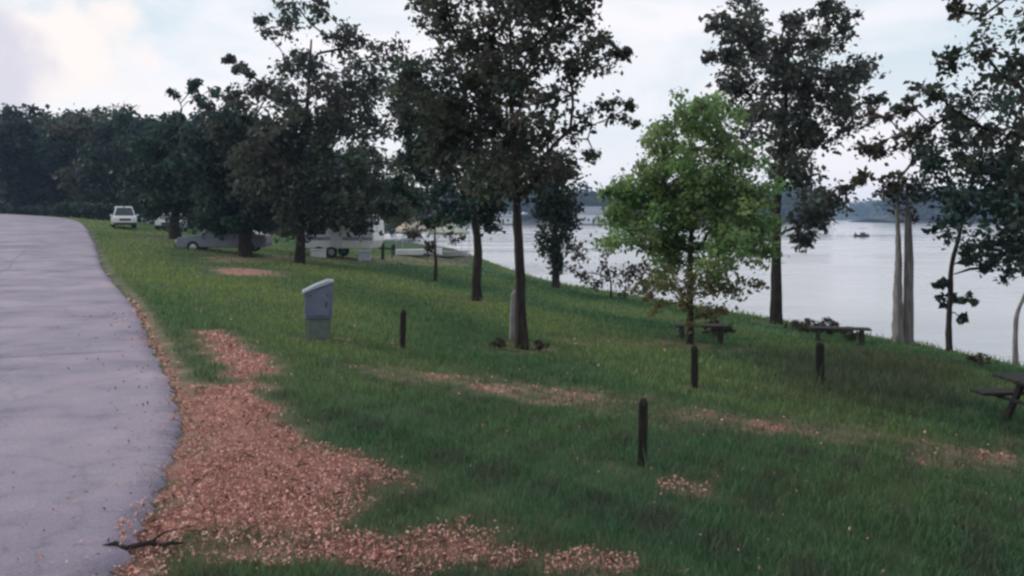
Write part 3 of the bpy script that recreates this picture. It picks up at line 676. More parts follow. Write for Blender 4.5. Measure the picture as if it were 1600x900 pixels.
tree('olive_tree', 'small yellowish olive tree in front of the white camper', GR, 598, 406,
     [(612, 250, 20, .8), (602, 300, 30), (632, 330, 22), (588, 342, 20), (625, 285, 22), (640, 240, 14, .7)], 0.22, 1.5, 0.10, 12, leaves='olive', clus=0.42)
tree('brown_shrub_tree', 'small brownish bare-looking tree beside the beached boats', GR, 680, 440,
     [(650, 360, 16, .8), (690, 350, 20, .8), (715, 375, 15, .7), (670, 385, 14, .7), (665, 335, 14, .7)], 0.16, 1.2, 0.09, 13, leaves='brown', clus=0.3)
tree('brown_shrub_tree', 'sparse brown shrub at the water left of the green sapling', GR, 955, 466,
     [(905, 395, 20, .6), (940, 410, 24, .7), (975, 420, 24, .7), (925, 440, 18, .7), (985, 450, 16, .7), (900, 430, 13, .5)], 0.15, 1.0, 0.05, 14, leaves='brown', clus=0.3)

# the near tree whose trunk stands just outside the picture on the right, its twigs hanging into it
nb = Vector((9.4, 8.2, ground(9.4, 8.2)))
nt_ = empty('overhanging_or_added_tree', nb); tag(nt_, 'sparse near tree hanging its loose leaves into the upper right corner', 'tree', GR)
def W(px, py, Y_): return ((px - 800) / F * Y_ - nb.x, Y_ - nb.y, CAMZ - (py - HZ) / F * Y_ - nb.z)
nl = []
for (px, py, Y_, r, dn) in [(1480, 90, 9.5, .26, .4), (1530, 70, 9, .34, .55), (1585, 70, 9.5, .4, .6), (1460, 140, 10, .24, .4), (1560, 140, 9, .42, .7), (1500, 180, 10, .36, .5), (1590, 190, 9.4, .45, .75), (1540, 230, 9.6, .34, .55), (1450, 200, 10.5, .24, .35), (1630, 120, 9, .6, .8), (1650, 230, 9, .6, .9), (1590, 10, 8.5, .3, .5), (1500, 5, 8.6, .16, .4), (1420, 165, 10.5, .16, .35), (1700, 60, 8.5, .9, .9), (1720, 250, 8.5, .8, 1), (1590, 265, 9.6, .3, .6)]:
    x, y, z = W(px, py, Y_); nl.append((x, y, z, r, dn * .4))
nl += [(-4.2, -1.6, 5.6, 1.1, 1), (-4.6, -3.6, 5.2, 1.2, 1), (-3.0, -4.4, 5.4, 1.2, 1), (-6.0, -2.8, 5.6, 1.0, .9), (-1.2, -4.2, 5.0, 1.2, 1), (-.8, -1, 5.6, 1.3, 1), (.6, .8, 5.8, 1.4, 1), (-1.5, 1.2, 5.0, 1.2, 1), (1.4, -1.2, 5.0, 1.3, 1), (0, 0, 6.6, 1.2, 1), (-1.6, -2.2, 5.2, 1.2, 1), (0, -3, 5, 1.2, 1), (-2.8, -1.2, 5.2, 1.1, .9), (-3.0, -2.6, 4.8, 1.0, .9)]
grow(nt_, nb, nl, 0.085, 1.0, 0.16, 41, leaves='oak', clus=0.24, top=6.4)

nb2 = Vector((7.2, -1.6, ground(7.2, -1.6)))  # tree wholly out of frame, added to cut sky light on the foreground
rt = empty('overhanging_or_added_tree', nb2); tag(rt, 'unseen broad tree beside the camera, added to shade the right foreground grass', 'tree', GR)
grow(rt, nb2, [(-3.6, 3.4, 5.6, 1.5), (-1.8, 4.6, 5.8, 1.5), (-2.2, 2.2, 6.4, 1.6), (-4.6, 1.6, 6.0, 1.4), (-.4, 3.0, 6.0, 1.5), (-.6, .4, 6.6, 1.7), (1.4, 1.6, 6.2, 1.5), (-2.6, 0, 6.6, 1.5), (.6, -1.6, 6.2, 1.6), (-3.2, 5.2, 5.2, 1.1), (0.2, 5.4, 5.4, 1.2)], 0.16, 1.3, 0.2, 43, leaves='oak', clus=0.42, top=6.6)

# trees at the back on the left: three forms, copied
GB = 'trees in the dark belt behind the road'
protos = []
for s, (lv, H) in enumerate([('dark', 9.5), ('oak', 10.5), ('dark', 11.5)]):
    rr = random.Random(70 + s); lb = []
    for i in range(19):
        a_ = rr.uniform(0, 6.28); q = rr.random() ** .5; z = rr.uniform(.17, .92)
        wz = math.sin(math.pi * min(1, (z + .02) / 1.1)) * .34 * H
        lb.append((math.cos(a_) * q * wz, math.sin(a_) * q * wz, z * H, rr.uniform(.10, .17) * H, 1 if z < .72 else .7))
    root = empty('belt_tree', (0, 0, 0)); grow(root, None, lb, 0.42, 2.2, 0.26, 80 + s, leaves=lv, clus=.85); protos.append((root, H))
BELT = [  # pixel of the base, distance, top pixel, label
    (30, 96, 165, 'leftmost dark tree above the top of the road'), (-45, 92, 150, 'dark tree cut off by the left edge of the picture'),
    (92, 104, 185, 'bluish dark tree behind the bend of the road'), (135, 92, 172, 'dark tree at the inside of the road bend'),
    (168, 84, 160, 'dark tree just left of the white van'), (215, 80, 168, 'dark tree with brownish crown above the white van'),
    (250, 92, 182, 'dark tree behind the silver car'), (345, 84, 200, 'dark tree filling the gap behind the grey car'),
    (430, 98, 196, 'dark tree far behind the big lacy tree'), (520, 104, 238, 'dark tree behind the white camper'),
    (565, 118, 262, 'lower dark tree right of and behind the camper'), (62, 135, 178, 'far dark tree showing over the road crest'),
    (-5, 140, 190, 'far dark tree above the pale cabin'), (180, 138, 180, 'far dark tree deep in the belt above the van'), (300, 130, 178, 'far dark tree deep in the belt above the grey car'),
    (390, 136, 188, 'far dark tree between the two densest crowns'), (470, 140, 205, 'far dark tree at the lake end of the belt'), (120, 150, 190, 'farthest dark tree between the road bend and the van'), (640, 150, 292, 'small far tree by the canopies at the shore')]
used = set()
for i, (px, Y_, ty, lab) in enumerate(BELT):
    x = (px - 800) / F * Y_; z = ground(x, Y_); H = CAMZ - (ty - HZ) / F * Y_ - z
    pi = i % 3; root, H0 = protos[pi]
    o = copy_tree(root) if pi in used else root
    used.add(pi); s = H / (H0 * 1.02)
    o.location = (x, Y_, z); o.scale = (s * 1.15, s * 1.15, s); o.rotation_euler = (0, 0, i * 1.9); o['label'] = lab; o['category'] = 'tree'; o['group'] = GB

# undergrowth shrubs along the far side of the road bend and under the belt
def shrub_proto(name, h, wd, leaf, lv, seed, n=9):
    rr = random.Random(seed); lb = [(rr.uniform(-wd, wd) * .6, rr.uniform(-wd, wd) * .6, h * rr.uniform(.3, .75), h * rr.uniform(.22, .34), 1) for _ in range(n)]
    r = empty(name, (0, 0, 0)); grow(r, None, lb, leaf, 2.2, h * .03, seed, leaves=lv, clus=h * .17, first=.05); return r
sp = shrub_proto('roadside_shrub', 1.6, 1.9, .22, 'dark', 90); first_ = True
for i, (px, Y_, s, lab) in enumerate([(8, 84, .9, 'dark low shrub at the very top left of the road'), (34, 82, .8, 'dark low shrub over the crest of the road'), (60, 80, .85, 'dark low shrub along the outside of the bend'), (86, 77, .8, 'dark low shrub where the road edge turns'), (108, 74, .9, 'dark low shrub at the right corner of the bend'), (132, 74, 1.2, 'dark shrub between the road bend and the white van'), (155, 72, 1.1, 'dark shrub close to the left side of the white van'),
        (262, 70, 1.2, 'dark shrub behind the silver car'), (330, 66, 1.2, 'dark shrub behind the grey car'), (440, 78, 1.3, 'dark shrub left of the camper'), (20, 100, 1.8, 'tall dark shrub below the pale cabin'), (75, 98, 1.7, 'tall dark shrub right of the pale cabin'), (115, 96, 1.7, 'tall dark shrub deep behind the road bend'), (225, 95, 1.8, 'tall dark shrub far behind the parked vehicles'), (385, 100, 1.9, 'tall dark shrub far behind the two densest trees')]):
    o = sp if first_ else copy_tree(sp); first_ = False
    x = (px - 800) / F * Y_; o.location = (x, Y_, ground(x, Y_)); o.scale = (s * 1.2, s * 1.2, s); o.rotation_euler = (0, 0, i * 2.1)
    tag(o, lab, 'shrub', 'shrubs under the tree belt')

# weeds on the bank
wp = shrub_proto('bank_weed', .38, .35, .06, 'brown', 95, 6); first_ = True
for i, (px, py, s, lab) in enumerate([(1258, 522, 1.1, 'dark weed clump at the waterline left of the twin grey trunks'), (1296, 525, 1.3, 'tallest weed clump at the waterline between the two big trunks'), (1330, 534, 1.0, 'weed clump at the waterline just left of the twin grey trunks'), (1120, 528, 1.1, 'dark weed clump at the foot of the green sapling'), (1240, 516, .8, 'small weed clump right beside the shore tree trunk'), (1530, 572, .8, 'small weed clump between the two right shore trunks'), (780, 545, .45, 'dark tuft left of the central oak trunk'), (845, 548, .45, 'dark tuft right of the central oak trunk')]):
    o = wp if first_ else copy_tree(wp); first_ = False
    o.location = G(px, py); o.scale = (s, s, s); o.rotation_euler = (0, 0, i * 1.3); tag(o, lab, 'weed', 'weed clumps on the bank and lawn')

# ------------------------------------------------------------------ posts on the lawn
WOOD = mat('weathered_post_wood', (0.010, 0.012, 0.009), (0.030, 0.027, 0.021), 9, 0.9, bump=.5, stretch=(4, 4, .7))
PALE = mat('grey_post_wood', (0.17, 0.16, 0.17), (0.28, 0.265, 0.27), 9, 0.9, bump=.4, stretch=(4, 4, .7))
def post(px, py, h, wd, lab, m=WOOD, tilt=(0, 0), seed=0):
    rr = random.Random(seed); b_ = G(px, py); root = empty('wooden_post', b_); root.rotation_euler = (tilt[0], tilt[1], rr.uniform(-.4, .4))
    tag(root, lab, 'post', 'short marker posts on the lawn')
    k = MB(); k.box((-wd / 2, -wd / 2, -.15), (wd / 2, wd / 2, h * .94), wd * .12)
    for v in k.bm.verts: v.co.x += rr.uniform(-1, 1) * wd * .04; v.co.y += rr.uniform(-1, 1) * wd * .04
    k.build('shaft', m, root)
    c = MB(); s = wd * .47; q = wd * .28
    vs = [c.bm.verts.new(v) for v in [(-s, -s, h * .94), (s, -s, h * .94), (s, s, h * .94), (-s, s, h * .94), (-q, -q, h), (q, -q, h), (q, q, h * 1.01), (-q, q, h * 1.01)]]
    for f in [(0, 1, 2, 3), (4, 5, 6, 7), (0, 1, 5, 4), (1, 2, 6, 5), (2, 3, 7, 6), (3, 0, 4, 7)]: c.bm.faces.new([vs[i] for i in f])
    c.build('chamfered_top', m, root)
post(1003, 727, 0.51, 0.065, 'nearest dark post standing alone in the foreground grass', seed=1, tilt=(.02, .025))
post(628, 544, 0.56, 0.085, 'thin dark post on the lawn right of the blue-grey utility box', seed=2, tilt=(0, .04))
post(1085, 607, 0.56, 0.09, 'dark post on the lawn below the green sapling', seed=3)
post(1281, 600, 0.62, 0.12, 'stubby dark post in the rough grass below the right shore trees', seed=4)
post(802, 531, 0.86, 0.14, 'pale grey post just left of the central oak trunk', m=PALE, seed=5, tilt=(0, .05))

# ------------------------------------------------------------------ utility box on the lawn
STEEL = mat('bluegrey_painted_steel', (0.085, 0.105, 0.165), (0.125, 0.145, 0.21), 7, 0.45, spec=.4)
LIDM = mat('pale_lid_paint', (0.28, 0.31, 0.38), (0.40, 0.43, 0.49), 5, 0.4)
DKM = mat('dark_metal', (0.03, 0.035, 0.035), (0.06, 0.065, 0.06), 8, 0.6)
b_ = G(498, 531); ub = empty('utility_box', b_, R(14)); tag(ub, 'blue-grey metal box with slanted pale lid on a greenish base', 'utility box')
MB().box((-.165, -.125, -.1), (.165, .125, .33), .02).build('pedestal_post', mat('dull_green_metal', (0.075, 0.11, 0.095), (0.11, 0.14, 0.125), 9, .6), ub)
k = MB(); k.prism([(-.19, .32), (.19, .32), (.20, .84), (-.20, .70)], -.15, .15); k.build('cabinet', STEEL, ub, bevel=.012)
k = MB(); k.prism([(-.235, .675), (-.1, .735), (.205, .842), (.212, .865), (.12, .868), (-.06, .80), (-.235, .712)], -.175, .175); k.build('lid', LIDM, ub, bevel=.008)
dr = MB().box((-.155, -.168, .36), (.155, -.152, .66), .006).build('door_panel', STEEL, ub)
MB().box((.09, -.185, .49), (.115, -.169, .56), .004).build('latch', DKM, dr)
MB().tube([(-.16, .1, -.05), (-.16, .1, .33)], .022, 8).build('conduit', DKM, ub)
for x in (-.12, .12): MB().box((x - .02, -.172, .645), (x + .02, -.153, .665), .003).build('hinge', DKM, dr)

# ------------------------------------------------------------------ picnic table, right edge
PWOOD = mat('dark_table_wood', (0.024, 0.022, 0.023), (0.060, 0.053, 0.051), 7, 0.85, bump=.4, stretch=(.6, 6, 6))
b_ = G(1690, 682); pt = empty('picnic_table', b_ + Vector((0, 0, -.02)), R(6)); tag(pt, 'dark wooden picnic table cut off by the right edge', 'picnic table')
for i in range(5): MB().box((-.9, -.37 + i * .15, .70), (.9, -.23 + i * .15, .74), .006).build('top_plank', PWOOD, pt)
for s in (-1, 1):
    for j in range(2): MB().box((-.9, s * .66 - .14 + j * .145, .42), (.9, s * .66 - .005 + j * .145, .46), .006).build('bench_plank', PWOOD, pt)
for x in (-.62, .62):
    MB().box((x - .02, -.78, .375), (x + .02, .80, .418), .004).build('bench_support', PWOOD, pt)
    MB().box((x - .02, -.36, .615), (x + .02, .36, .698), .004).build('top_support', PWOOD, pt)
    for s in (-1, 1):
        MB().tube([(x + .045, s * .62, -.04), (x + .045, s * .24, .69)], .045, 4).build('leg', PWOOD, pt)
    MB().tube([(x, 0, .39), (x * .25, 0, .67)], .03, 4).build('brace', PWOOD, pt)

def bench(px, py, L_, h_, rz, lab):
    r_ = empty('low_bench', G(px, py), rz); tag(r_, lab, 'bench', 'low benches on the lawn')
    for j in range(3): MB().box((-L_ / 2, -.2 + j * .14, h_ - .04), (L_ / 2, -.075 + j * .14, h_), .006).build('seat_plank', PWOOD, r_)
    for x in (-L_ * .36, L_ * .36):
        MB().box((x - .03, -.2, h_ - .11), (x + .03, .2, h_ - .043), .004).build('crossbar', PWOOD, r_)
        for y in (-.15, .15): MB().box((x - .04, y - .04, -.1), (x + .04, y + .04, h_ - .113), .005).build('leg', PWOOD, r_)
bench(1095, 533, 1.15, .36, R(-6), 'low dark bench beneath the fresh green sapling')
bench(1312, 537, 1.5, .42, R(-14), 'low dark bench at the waterline between the shore tree and twin grey trunks')

# ------------------------------------------------------------------ fallen stick by the road edge
a_ = G(160, 866); c_ = G(287, 860); k = MB(); pts = []
for i in range(8):
    t_ = i / 7; q = a_.lerp(c_, t_); q.z = ground(q.x, q.y) + .035 + .012 * math.sin(i * 2.2); q.y += .015 * math.sin(i * 1.7); pts.append(q - a_)
st = empty('fallen_branch', a_); tag(st, 'thin dark fallen branch lying across the road edge', 'branch')
MB().tube(pts, [.008, .011, .012, .013, .013, .012, .010, .006], 7).build('stem', BARK, st, smooth=True)
MB().tube([pts[4], pts[4] + Vector((.05, .05, .03)), pts[4] + Vector((.11, .07, .04))], [.007, .005, .003], 5).build('twig', BARK, st)

# ------------------------------------------------------------------ vehicles
GLASS = mat('dark_car_glass', (0.02, 0.024, 0.03), (0.03, 0.035, 0.042), 3, 0.08, spec=.6)
TYRE = mat('tyre_rubber', (0.015, 0.015, 0.016), (0.025, 0.025, 0.025), 12, .9)
RIM = mat('wheel_metal', (0.35, 0.35, 0.36), (0.5, 0.5, 0.5), 6, .35, metal=.8)
CHR = mat('lamp_glass', (0.6, 0.6, 0.58), (0.75, 0.75, 0.72), 6, .15)
RED = mat('tail_lamp_red', (0.25, 0.01, 0.01), (0.35, 0.02, 0.02), 6, .2)
BLK = mat('black_trim', (0.018, 0.018, 0.02), (0.03, 0.03, 0.03), 9, .55)
def wheel(root, x, y, r, wd, s):
    wl_ = MB(); n = 20
    prof_ = [(r * .62, -wd / 2), (r * .92, -wd / 2), (r, -wd * .32), (r, wd * .32), (r * .92, wd / 2), (r * .62, wd / 2)]
    rings = [[wl_.bm.verts.new((x + rr_ * math.cos(2 * math.pi * i / n), y + yy, r + rr_ * math.sin(2 * math.pi * i / n))) for i in range(n)] for rr_, yy in prof_]
    for a, b in zip(rings, rings[1:] + rings[:1]):
        for i in range(n): wl_.bm.faces.new((a[i], a[(i + 1) % n], b[(i + 1) % n], b[i]))
    o = wl_.build('tyre', TYRE, root, smooth=True)
    MB().tube([(x, y - wd * .4 * s, r), (x, y + wd * .38 * s, r), (x, y + wd * .44 * s, r)], [r * .63, r * .6, r * .2], 16).build('rim', RIM, o)
def car(name, loc, rz, label, cat, paint, Lh, wd, body, glass, hood_z, roof_z, nose, wheels=(-1.35, 1.35), wr=.34):
    """front towards +x"""
    root = empty(name, loc, rz); tag(root, label, cat, 'vehicles parked behind the trees')
    k = MB(); k.prism(body, -wd / 2, wd / 2, .0); k.build('body', paint, root, bevel=.05)
    k = MB(); k.prism(glass, -wd / 2 + .03, wd / 2 - .03, .30, hood_z); cab = k.build('cabin', paint, root, bevel=.04)
    # panes set just proud of the cabin
    gf = sorted(glass, key=lambda q: -q[0])
    x_lo, x_hi = max(q[0] for q in glass), max(q[0] for q in glass if q[1] > roof_z - .12)
    zt = roof_z - .12; z0 = hood_z + .06; tl = lambda z: .30 * (z - hood_z)
    def lerpx(z): t_ = (z - hood_z) / (roof_z - hood_z); return x_lo + (x_hi - x_lo) * t_ + .055
    MB().quad([(lerpx(z0), -wd / 2 + .12 + tl(z0), z0), (lerpx(z0), wd / 2 - .12 - tl(z0), z0), (lerpx(zt), wd / 2 - .12 - tl(zt), zt), (lerpx(zt), -wd / 2 + .12 + tl(zt), zt)]).build('windscreen', GLASS, cab)
    r_lo, r_hi = min(q[0] for q in glass), min(q[0] for q in glass if q[1] > roof_z - .12)
    def rx(z): t_ = (z - hood_z) / (roof_z - hood_z); return r_lo + (r_hi - r_lo) * t_ - .055
    MB().quad([(rx(z0), -wd / 2 + .15 + tl(z0), z0), (rx(z0), wd / 2 - .15 - tl(z0), z0), (rx(zt), wd / 2 - .15 - tl(zt), zt), (rx(zt), -wd / 2 + .15 + tl(zt), zt)]).build('rear_window', GLASS, cab)
    for s in (-1, 1):
        m_ = (lerpx(z0) + rx(z0)) / 2
        for (xa, xb, ya, yb) in [(rx(z0) + .22, m_ - .05, rx(zt) + .2, m_ - .05), (m_ + .05, lerpx(z0) - .25, m_ + .05, lerpx(zt) - .2)]:
            e0 = s * (wd / 2 - .03 - tl(z0) + .012); e1 = s * (wd / 2 - .03 - tl(zt) + .012)
            MB().quad([(xa, e0, z0), (xb, e0, z0), (yb, e1, zt), (ya, e1, zt)]).build('side_window', GLASS, cab)
        for x in wheels: wheel(root, x, s * (wd / 2 - .09), wr, .22, s)
        MB().box((nose - .10, s * (wd / 2 - .16) - .16, hood_z - .36), (nose + .02, s * (wd / 2 - .16) + .14, hood_z - .20), .02).build('headlight', CHR, root)
        MB().box((-nose - .02, s * (wd / 2 - .14) - .12, hood_z - .34), (-nose + .08, s * (wd / 2 - .14) + .12, hood_z - .12), .02).build('tail_light', RED, root)
        MB().box((x_lo - .35, s * (wd / 2 + .10) - .09, hood_z + .02), (x_lo - .2, s * (wd / 2 + .10) + .08, hood_z + .16), .02).build('wing_mirror', paint, root)
        for xh in (-.35, .75): MB().box((xh, s * (wd / 2 + .01) - .015, hood_z - .16), (xh + .16, s * (wd / 2 + .01) + .015, hood_z - .12), .004).build('door_handle', BLK, root)
    MB().box((nose - .06, -wd * .24, hood_z - .38), (nose + .03, wd * .24, hood_z - .20), .01).build('grille', BLK, root)
    MB().box((nose - .1, -wd / 2 + .02, .28), (nose + .07, wd / 2 - .02, .48), .03).build('bumper', BLK, root)
    return root
WHITE = mat('white_paint', (0.62, 0.63, 0.66), (0.72, 0.72, 0.74), 2, .3, coat=.3)
SILV = mat('silver_paint', (0.36, 0.36, 0.38), (0.45, 0.45, 0.47), 2, .3, metal=.3, coat=.3)
GREYB = mat('bluegrey_paint', (0.14, 0.165, 0.205), (0.19, 0.21, 0.25), 2, .35, metal=.1, coat=.3)
van_body = [(-2.3, .3), (2.3, .3), (2.36, .55), (2.3, .95), (1.45, 1.08), (-2.3, 1.08), (-2.36, .6)]
van_cab = [(-2.2, 1.02), (1.42, 1.02), (.75, 1.88), (-2.05, 1.92)]
p_ = G(193, 356)
car('parked_van', p_, math.atan2(-p_.y, -p_.x) + R(3), 'white van parked nose towards us under the dark trees', 'van', WHITE, 4.6, 1.85, van_body, van_cab, 1.02, 1.9, 2.34).scale = (.8, .8, .8)
sed_body = [(-2.15, .28), (2.15, .28), (2.2, .5), (2.1, .78), (1.1, .92), (-1.5, .95), (-2.15, .9), (-2.2, .5)]
sed_cab = [(-1.75, .88), (1.15, .88), (.35, 1.40), (-1.0, 1.42)]
p_ = G(245, 361) ; p_ += Vector((-.4, 3.5, 0)); p_.z = ground(p_.x, p_.y)
car('parked_car', p_, R(-75), 'silver car parked right beside the white van', 'car', SILV, 4.3, 1.75, sed_body, sed_cab, .88, 1.41, 2.17, (-1.3, 1.35), .31)
x_, y_ = (352 - 800) / F * 40.5, 40.5
car('parked_car', (x_, y_, ground(x_, y_)), R(186), 'blue-grey car parked side-on behind the low dense tree', 'car', GREYB, 4.3, 1.75, sed_body, sed_cab, .88, 1.41, 2.17, (-1.3, 1.35), .31)

# camper trailer
CAMP = mat('camper_white_panel', (0.62, 0.63, 0.65), (0.74, 0.74, 0.75), 1.5, .4)
STRP = mat('camper_bluegrey_stripe', (0.20, 0.25, 0.31), (0.26, 0.31, 0.37), 2, .4)
AWN = mat('awning_fabric', (0.28, 0.34, 0.38), (0.36, 0.42, 0.45), 3, .8)
y_ = 47.0; x_ = (538 - 800) / F * y_; z_ = ground(x_, y_)
ct = empty('camper_trailer', (x_, y_, z_), R(-8)); tag(ct, 'white camper trailer with grey-blue awning and dark windows behind the trees', 'camper')
k = MB(); k.prism([(-2.1, .55), (1.9, .55), (2.15, 1.0), (2.1, 2.1), (1.75, 2.5), (-1.9, 2.5), (-2.15, 2.2), (-2.2, .9)], -1.05, 1.05); k.build('shell', CAMP, ct, bevel=.07)
MB().box((-2.1, -1.062, 1.02), (2.05, -1.052, 1.22)).build('side_stripe', STRP, ct)
for xa, xb in ((-1.65, -.75), (.95, 1.75)):
    wn_ = MB().box((xa, -1.085, 1.35), (xb, -1.052, 1.95), .01).build('window', BLK, ct)
    MB().box((xa + .06, -1.095, 1.41), (xb - .06, -1.086, 1.89)).build('pane', GLASS, wn_)
dd_ = MB().box((-.45, -1.08, .62), (.25, -1.052, 2.2), .01).build('door', mat('camper_door', (.5, .51, .54), (.58, .58, .6), 3, .4), ct)
MB().box((.12, -1.11, 1.3), (.18, -1.082, 1.45), .005).build('handle', BLK, dd_)
MB().box((-.3, -1.09, 1.5), (.1, -1.081, 2.0)).build('pane', GLASS, dd_)
for s in (-1, 1):
    for x in (-.55, .2): wheel(ct, x - .6, s * 1.0, .33, .2, s)
MB().tube([(2.1, 0, .55), (3.1, 0, .48)], .05, 6).build('tow_bar', BLK, ct)
MB().tube([(2.9, 0, -.02), (2.9, 0, .6)], .035, 6).build('jack', BLK, ct)
MB().box((-.4, -.35, 2.5), (.5, .35, 2.74), .06).build('air_conditioner', CAMP, ct)
k = MB(); k.quad([(-1.3, -1.07, 2.33), (2.0, -1.07, 2.33), (2.0, -3.0, 2.02), (-1.3, -3.0, 2.02)]); aw = k.build('awning', AWN, ct)
mod = aw.modifiers.new('thickness', 'SOLIDIFY'); mod.thickness = .02
MB().tube([(-1.35, -3.0, 2.02), (2.05, -3.0, 2.02)], .05, 8).build('roller', CAMP, aw)
for x in (-1.28, 1.98): MB().tube([(x, -2.98, -.1), (x, -2.98, 2.0)], .025, 6).build('awning_pole', RIM, aw)
# cooler and box under the awning
for (dx, dy, lab, wd, h_, m_) in [(-1.0, -2.2, 'white cooler box on the grass under the camper awning', .42, .5, CAMP), (1.55, -2.0, 'pale storage bin on the grass beside the awning pole', .35, .6, LIDM)]:
    q = Vector((x_ + dx, y_ + dy, 0)); q.z = ground(q.x, q.y); r_ = empty('cooler_box' if dx < 0 else 'storage_bin', q, R(10)); tag(r_, lab, 'cooler' if dx < 0 else 'bin')
    MB().box((-wd, -.25, 0), (wd, .25, h_ * .8), .03).build('tub', m_, r_); MB().box((-wd - .02, -.27, h_ * .8 + .003), (wd + .02, .27, h_), .03).build('lid', m_, r_)
    for s in (-1, 1): MB().tube([(s * (wd + .01), -.1, h_ * .5), (s * (wd + .05), -.1, h_ * .55), (s * (wd + .05), .1, h_ * .55), (s * (wd + .01), .1, h_ * .5)], .012, 5).build('handle', BLK, r_)

# ------------------------------------------------------------------ canopies near the shore
def canopy(px, Y_, s, rz, lab, m_):
    x = (px - 800) / F * Y_; z = ground(x, Y_); r_ = empty('canopy_tent', (x, Y_, z), rz); tag(r_, lab, 'canopy', 'canopies by the shore')
    k = MB(); tp = [(-s, -s, 2.1), (s, -s, 2.1), (s, s, 2.1), (-s, s, 2.1)]; ap = k.bm.verts.new((0, 0, 3.1)); vs = [k.bm.verts.new(v) for v in tp]
    for i in range(4): k.bm.faces.new((vs[i], vs[(i + 1) % 4], ap))
    o = k.build('roof', m_, r_); md = o.modifiers.new('thickness', 'SOLIDIFY'); md.thickness = .02
    for i in range(4):
        a, b = Vector(tp[i]), Vector(tp[(i + 1) % 4]); q = MB(); n_ = 5
        for j in range(n_):
            u, v = a.lerp(b, j / n_), a.lerp(b, (j + 1) / n_); mid = (u + v) / 2 - Vector((0, 0, .28))
            q.quad([u, v, v - Vector((0, 0, .2)), mid, u - Vector((0, 0, .2))])
        q.build('valance', m_, o)
        MB().tube([(a.x * .97, a.y * .97, -.1), (a.x * .97, a.y * .97, 2.12)], .03, 6).build('leg', RIM, r_)
canopy(648, 62, 1.25, R(20), 'tan peaked canopy by the shore behind the olive tree', mat('tan_canvas', (0.36, 0.31, 0.25), (0.44, 0.38, 0.31), 3, .85))
canopy(702, 70, 1.5, R(-10), 'pale greenish canopy by the shore behind the slim oak', mat('pale_canvas', (0.32, 0.34, 0.28), (0.40, 0.42, 0.35), 3, .85))

# ------------------------------------------------------------------ boats
def boat(name, loc, rz, L_, wd, hm, lab, grp, cabin=False, tilt=0):
    r_ = empty(name, loc, rz); r_.rotation_euler = (0, tilt, rz); tag(r_, lab, 'boat', grp)
    k = MB(); rows = []; n_ = 9
    for i in range(n_):
        t_ = i / (n_ - 1); x = (t_ - .5) * L_; w_ = wd / 2 * (1 - max(0, (t_ - .55) / .45) ** 2.2 * .96) * (.9 + .1 * min(1, t_ * 4)); up = .35 * max(0, t_ - .5) ** 1.5
        rows.append([k.bm.verts.new(v) for v in [(x, -w_, .55 + up), (x, -w_ * .85, .18 + up * .8), (x, 0, .0 + up), (x, w_ * .85, .18 + up * .8), (x, w_, .55 + up), (x, w_ * .86, .54 + up), (x, w_ * .7, .22 + up * .9), (x, -w_ * .7, .22 + up * .9), (x, -w_ * .86, .54 + up)]])
    for a, b in zip(rows, rows[1:]):
        for j in range(9): k.bm.faces.new((a[j], a[(j + 1) % 9], b[(j + 1) % 9], b[j]))
    k.bm.faces.new(rows[0]); k.bm.faces.new(rows[-1][::-1]); k.build('hull', hm, r_, smooth=False)
    for x in (-.18 * L_, .1 * L_): MB().box((x - .13, -wd * .36, .36), (x + .13, wd * .36, .42), .01).build('seat', BLK, r_)
    o = MB().box((-L_ / 2 - .32, -.14, .55), (-L_ / 2 - .02, .14, .95), .05).build('outboard_motor', BLK, r_)
    MB().box((-L_ / 2 - .22, -.05, .0), (-L_ / 2 - .10, .05, .55), .01).build('shaft', BLK, o)
    if cabin:
        MB().box((-.25, -wd * .25, .3), (.35, wd * .25, 1.0), .04).build('console', BLK, r_)
        c_ = MB().box((-.7, -wd * .4, 1.78), (.7, wd * .4, 1.84), .02).build('sun_top', BLK, r_)
        for x in (-.6, .6):
            for s in (-1, 1): MB().tube([(x, s * wd * .38, .5), (x, s * wd * .38, 1.79)], .02, 5).build('pole', RIM, c_)
    return r_
p_ = G(655, 402, 120); boat('beached_boat', p_ + Vector((0, 0, .03)), R(10), 3.4, 1.5, WHITE, 'white boat pulled up on the bank under the tan canopy', 'beached boats')
p_ = G(703, 404, 120); boat('beached_boat', p_ + Vector((0, 0, .03)), R(-20), 3.2, 1.4, SILV, 'silver boat pulled up on the bank beside the slim oak trunk', 'beached boats')
y_ = 158; boat('fishing_boat', ((1348 - 800) / F * y_, y_, WATER - .15), R(25), 3.6, 1.6, BLK, 'small dark boat with a sun top out on the lake', 'boats on the lake', cabin=True)

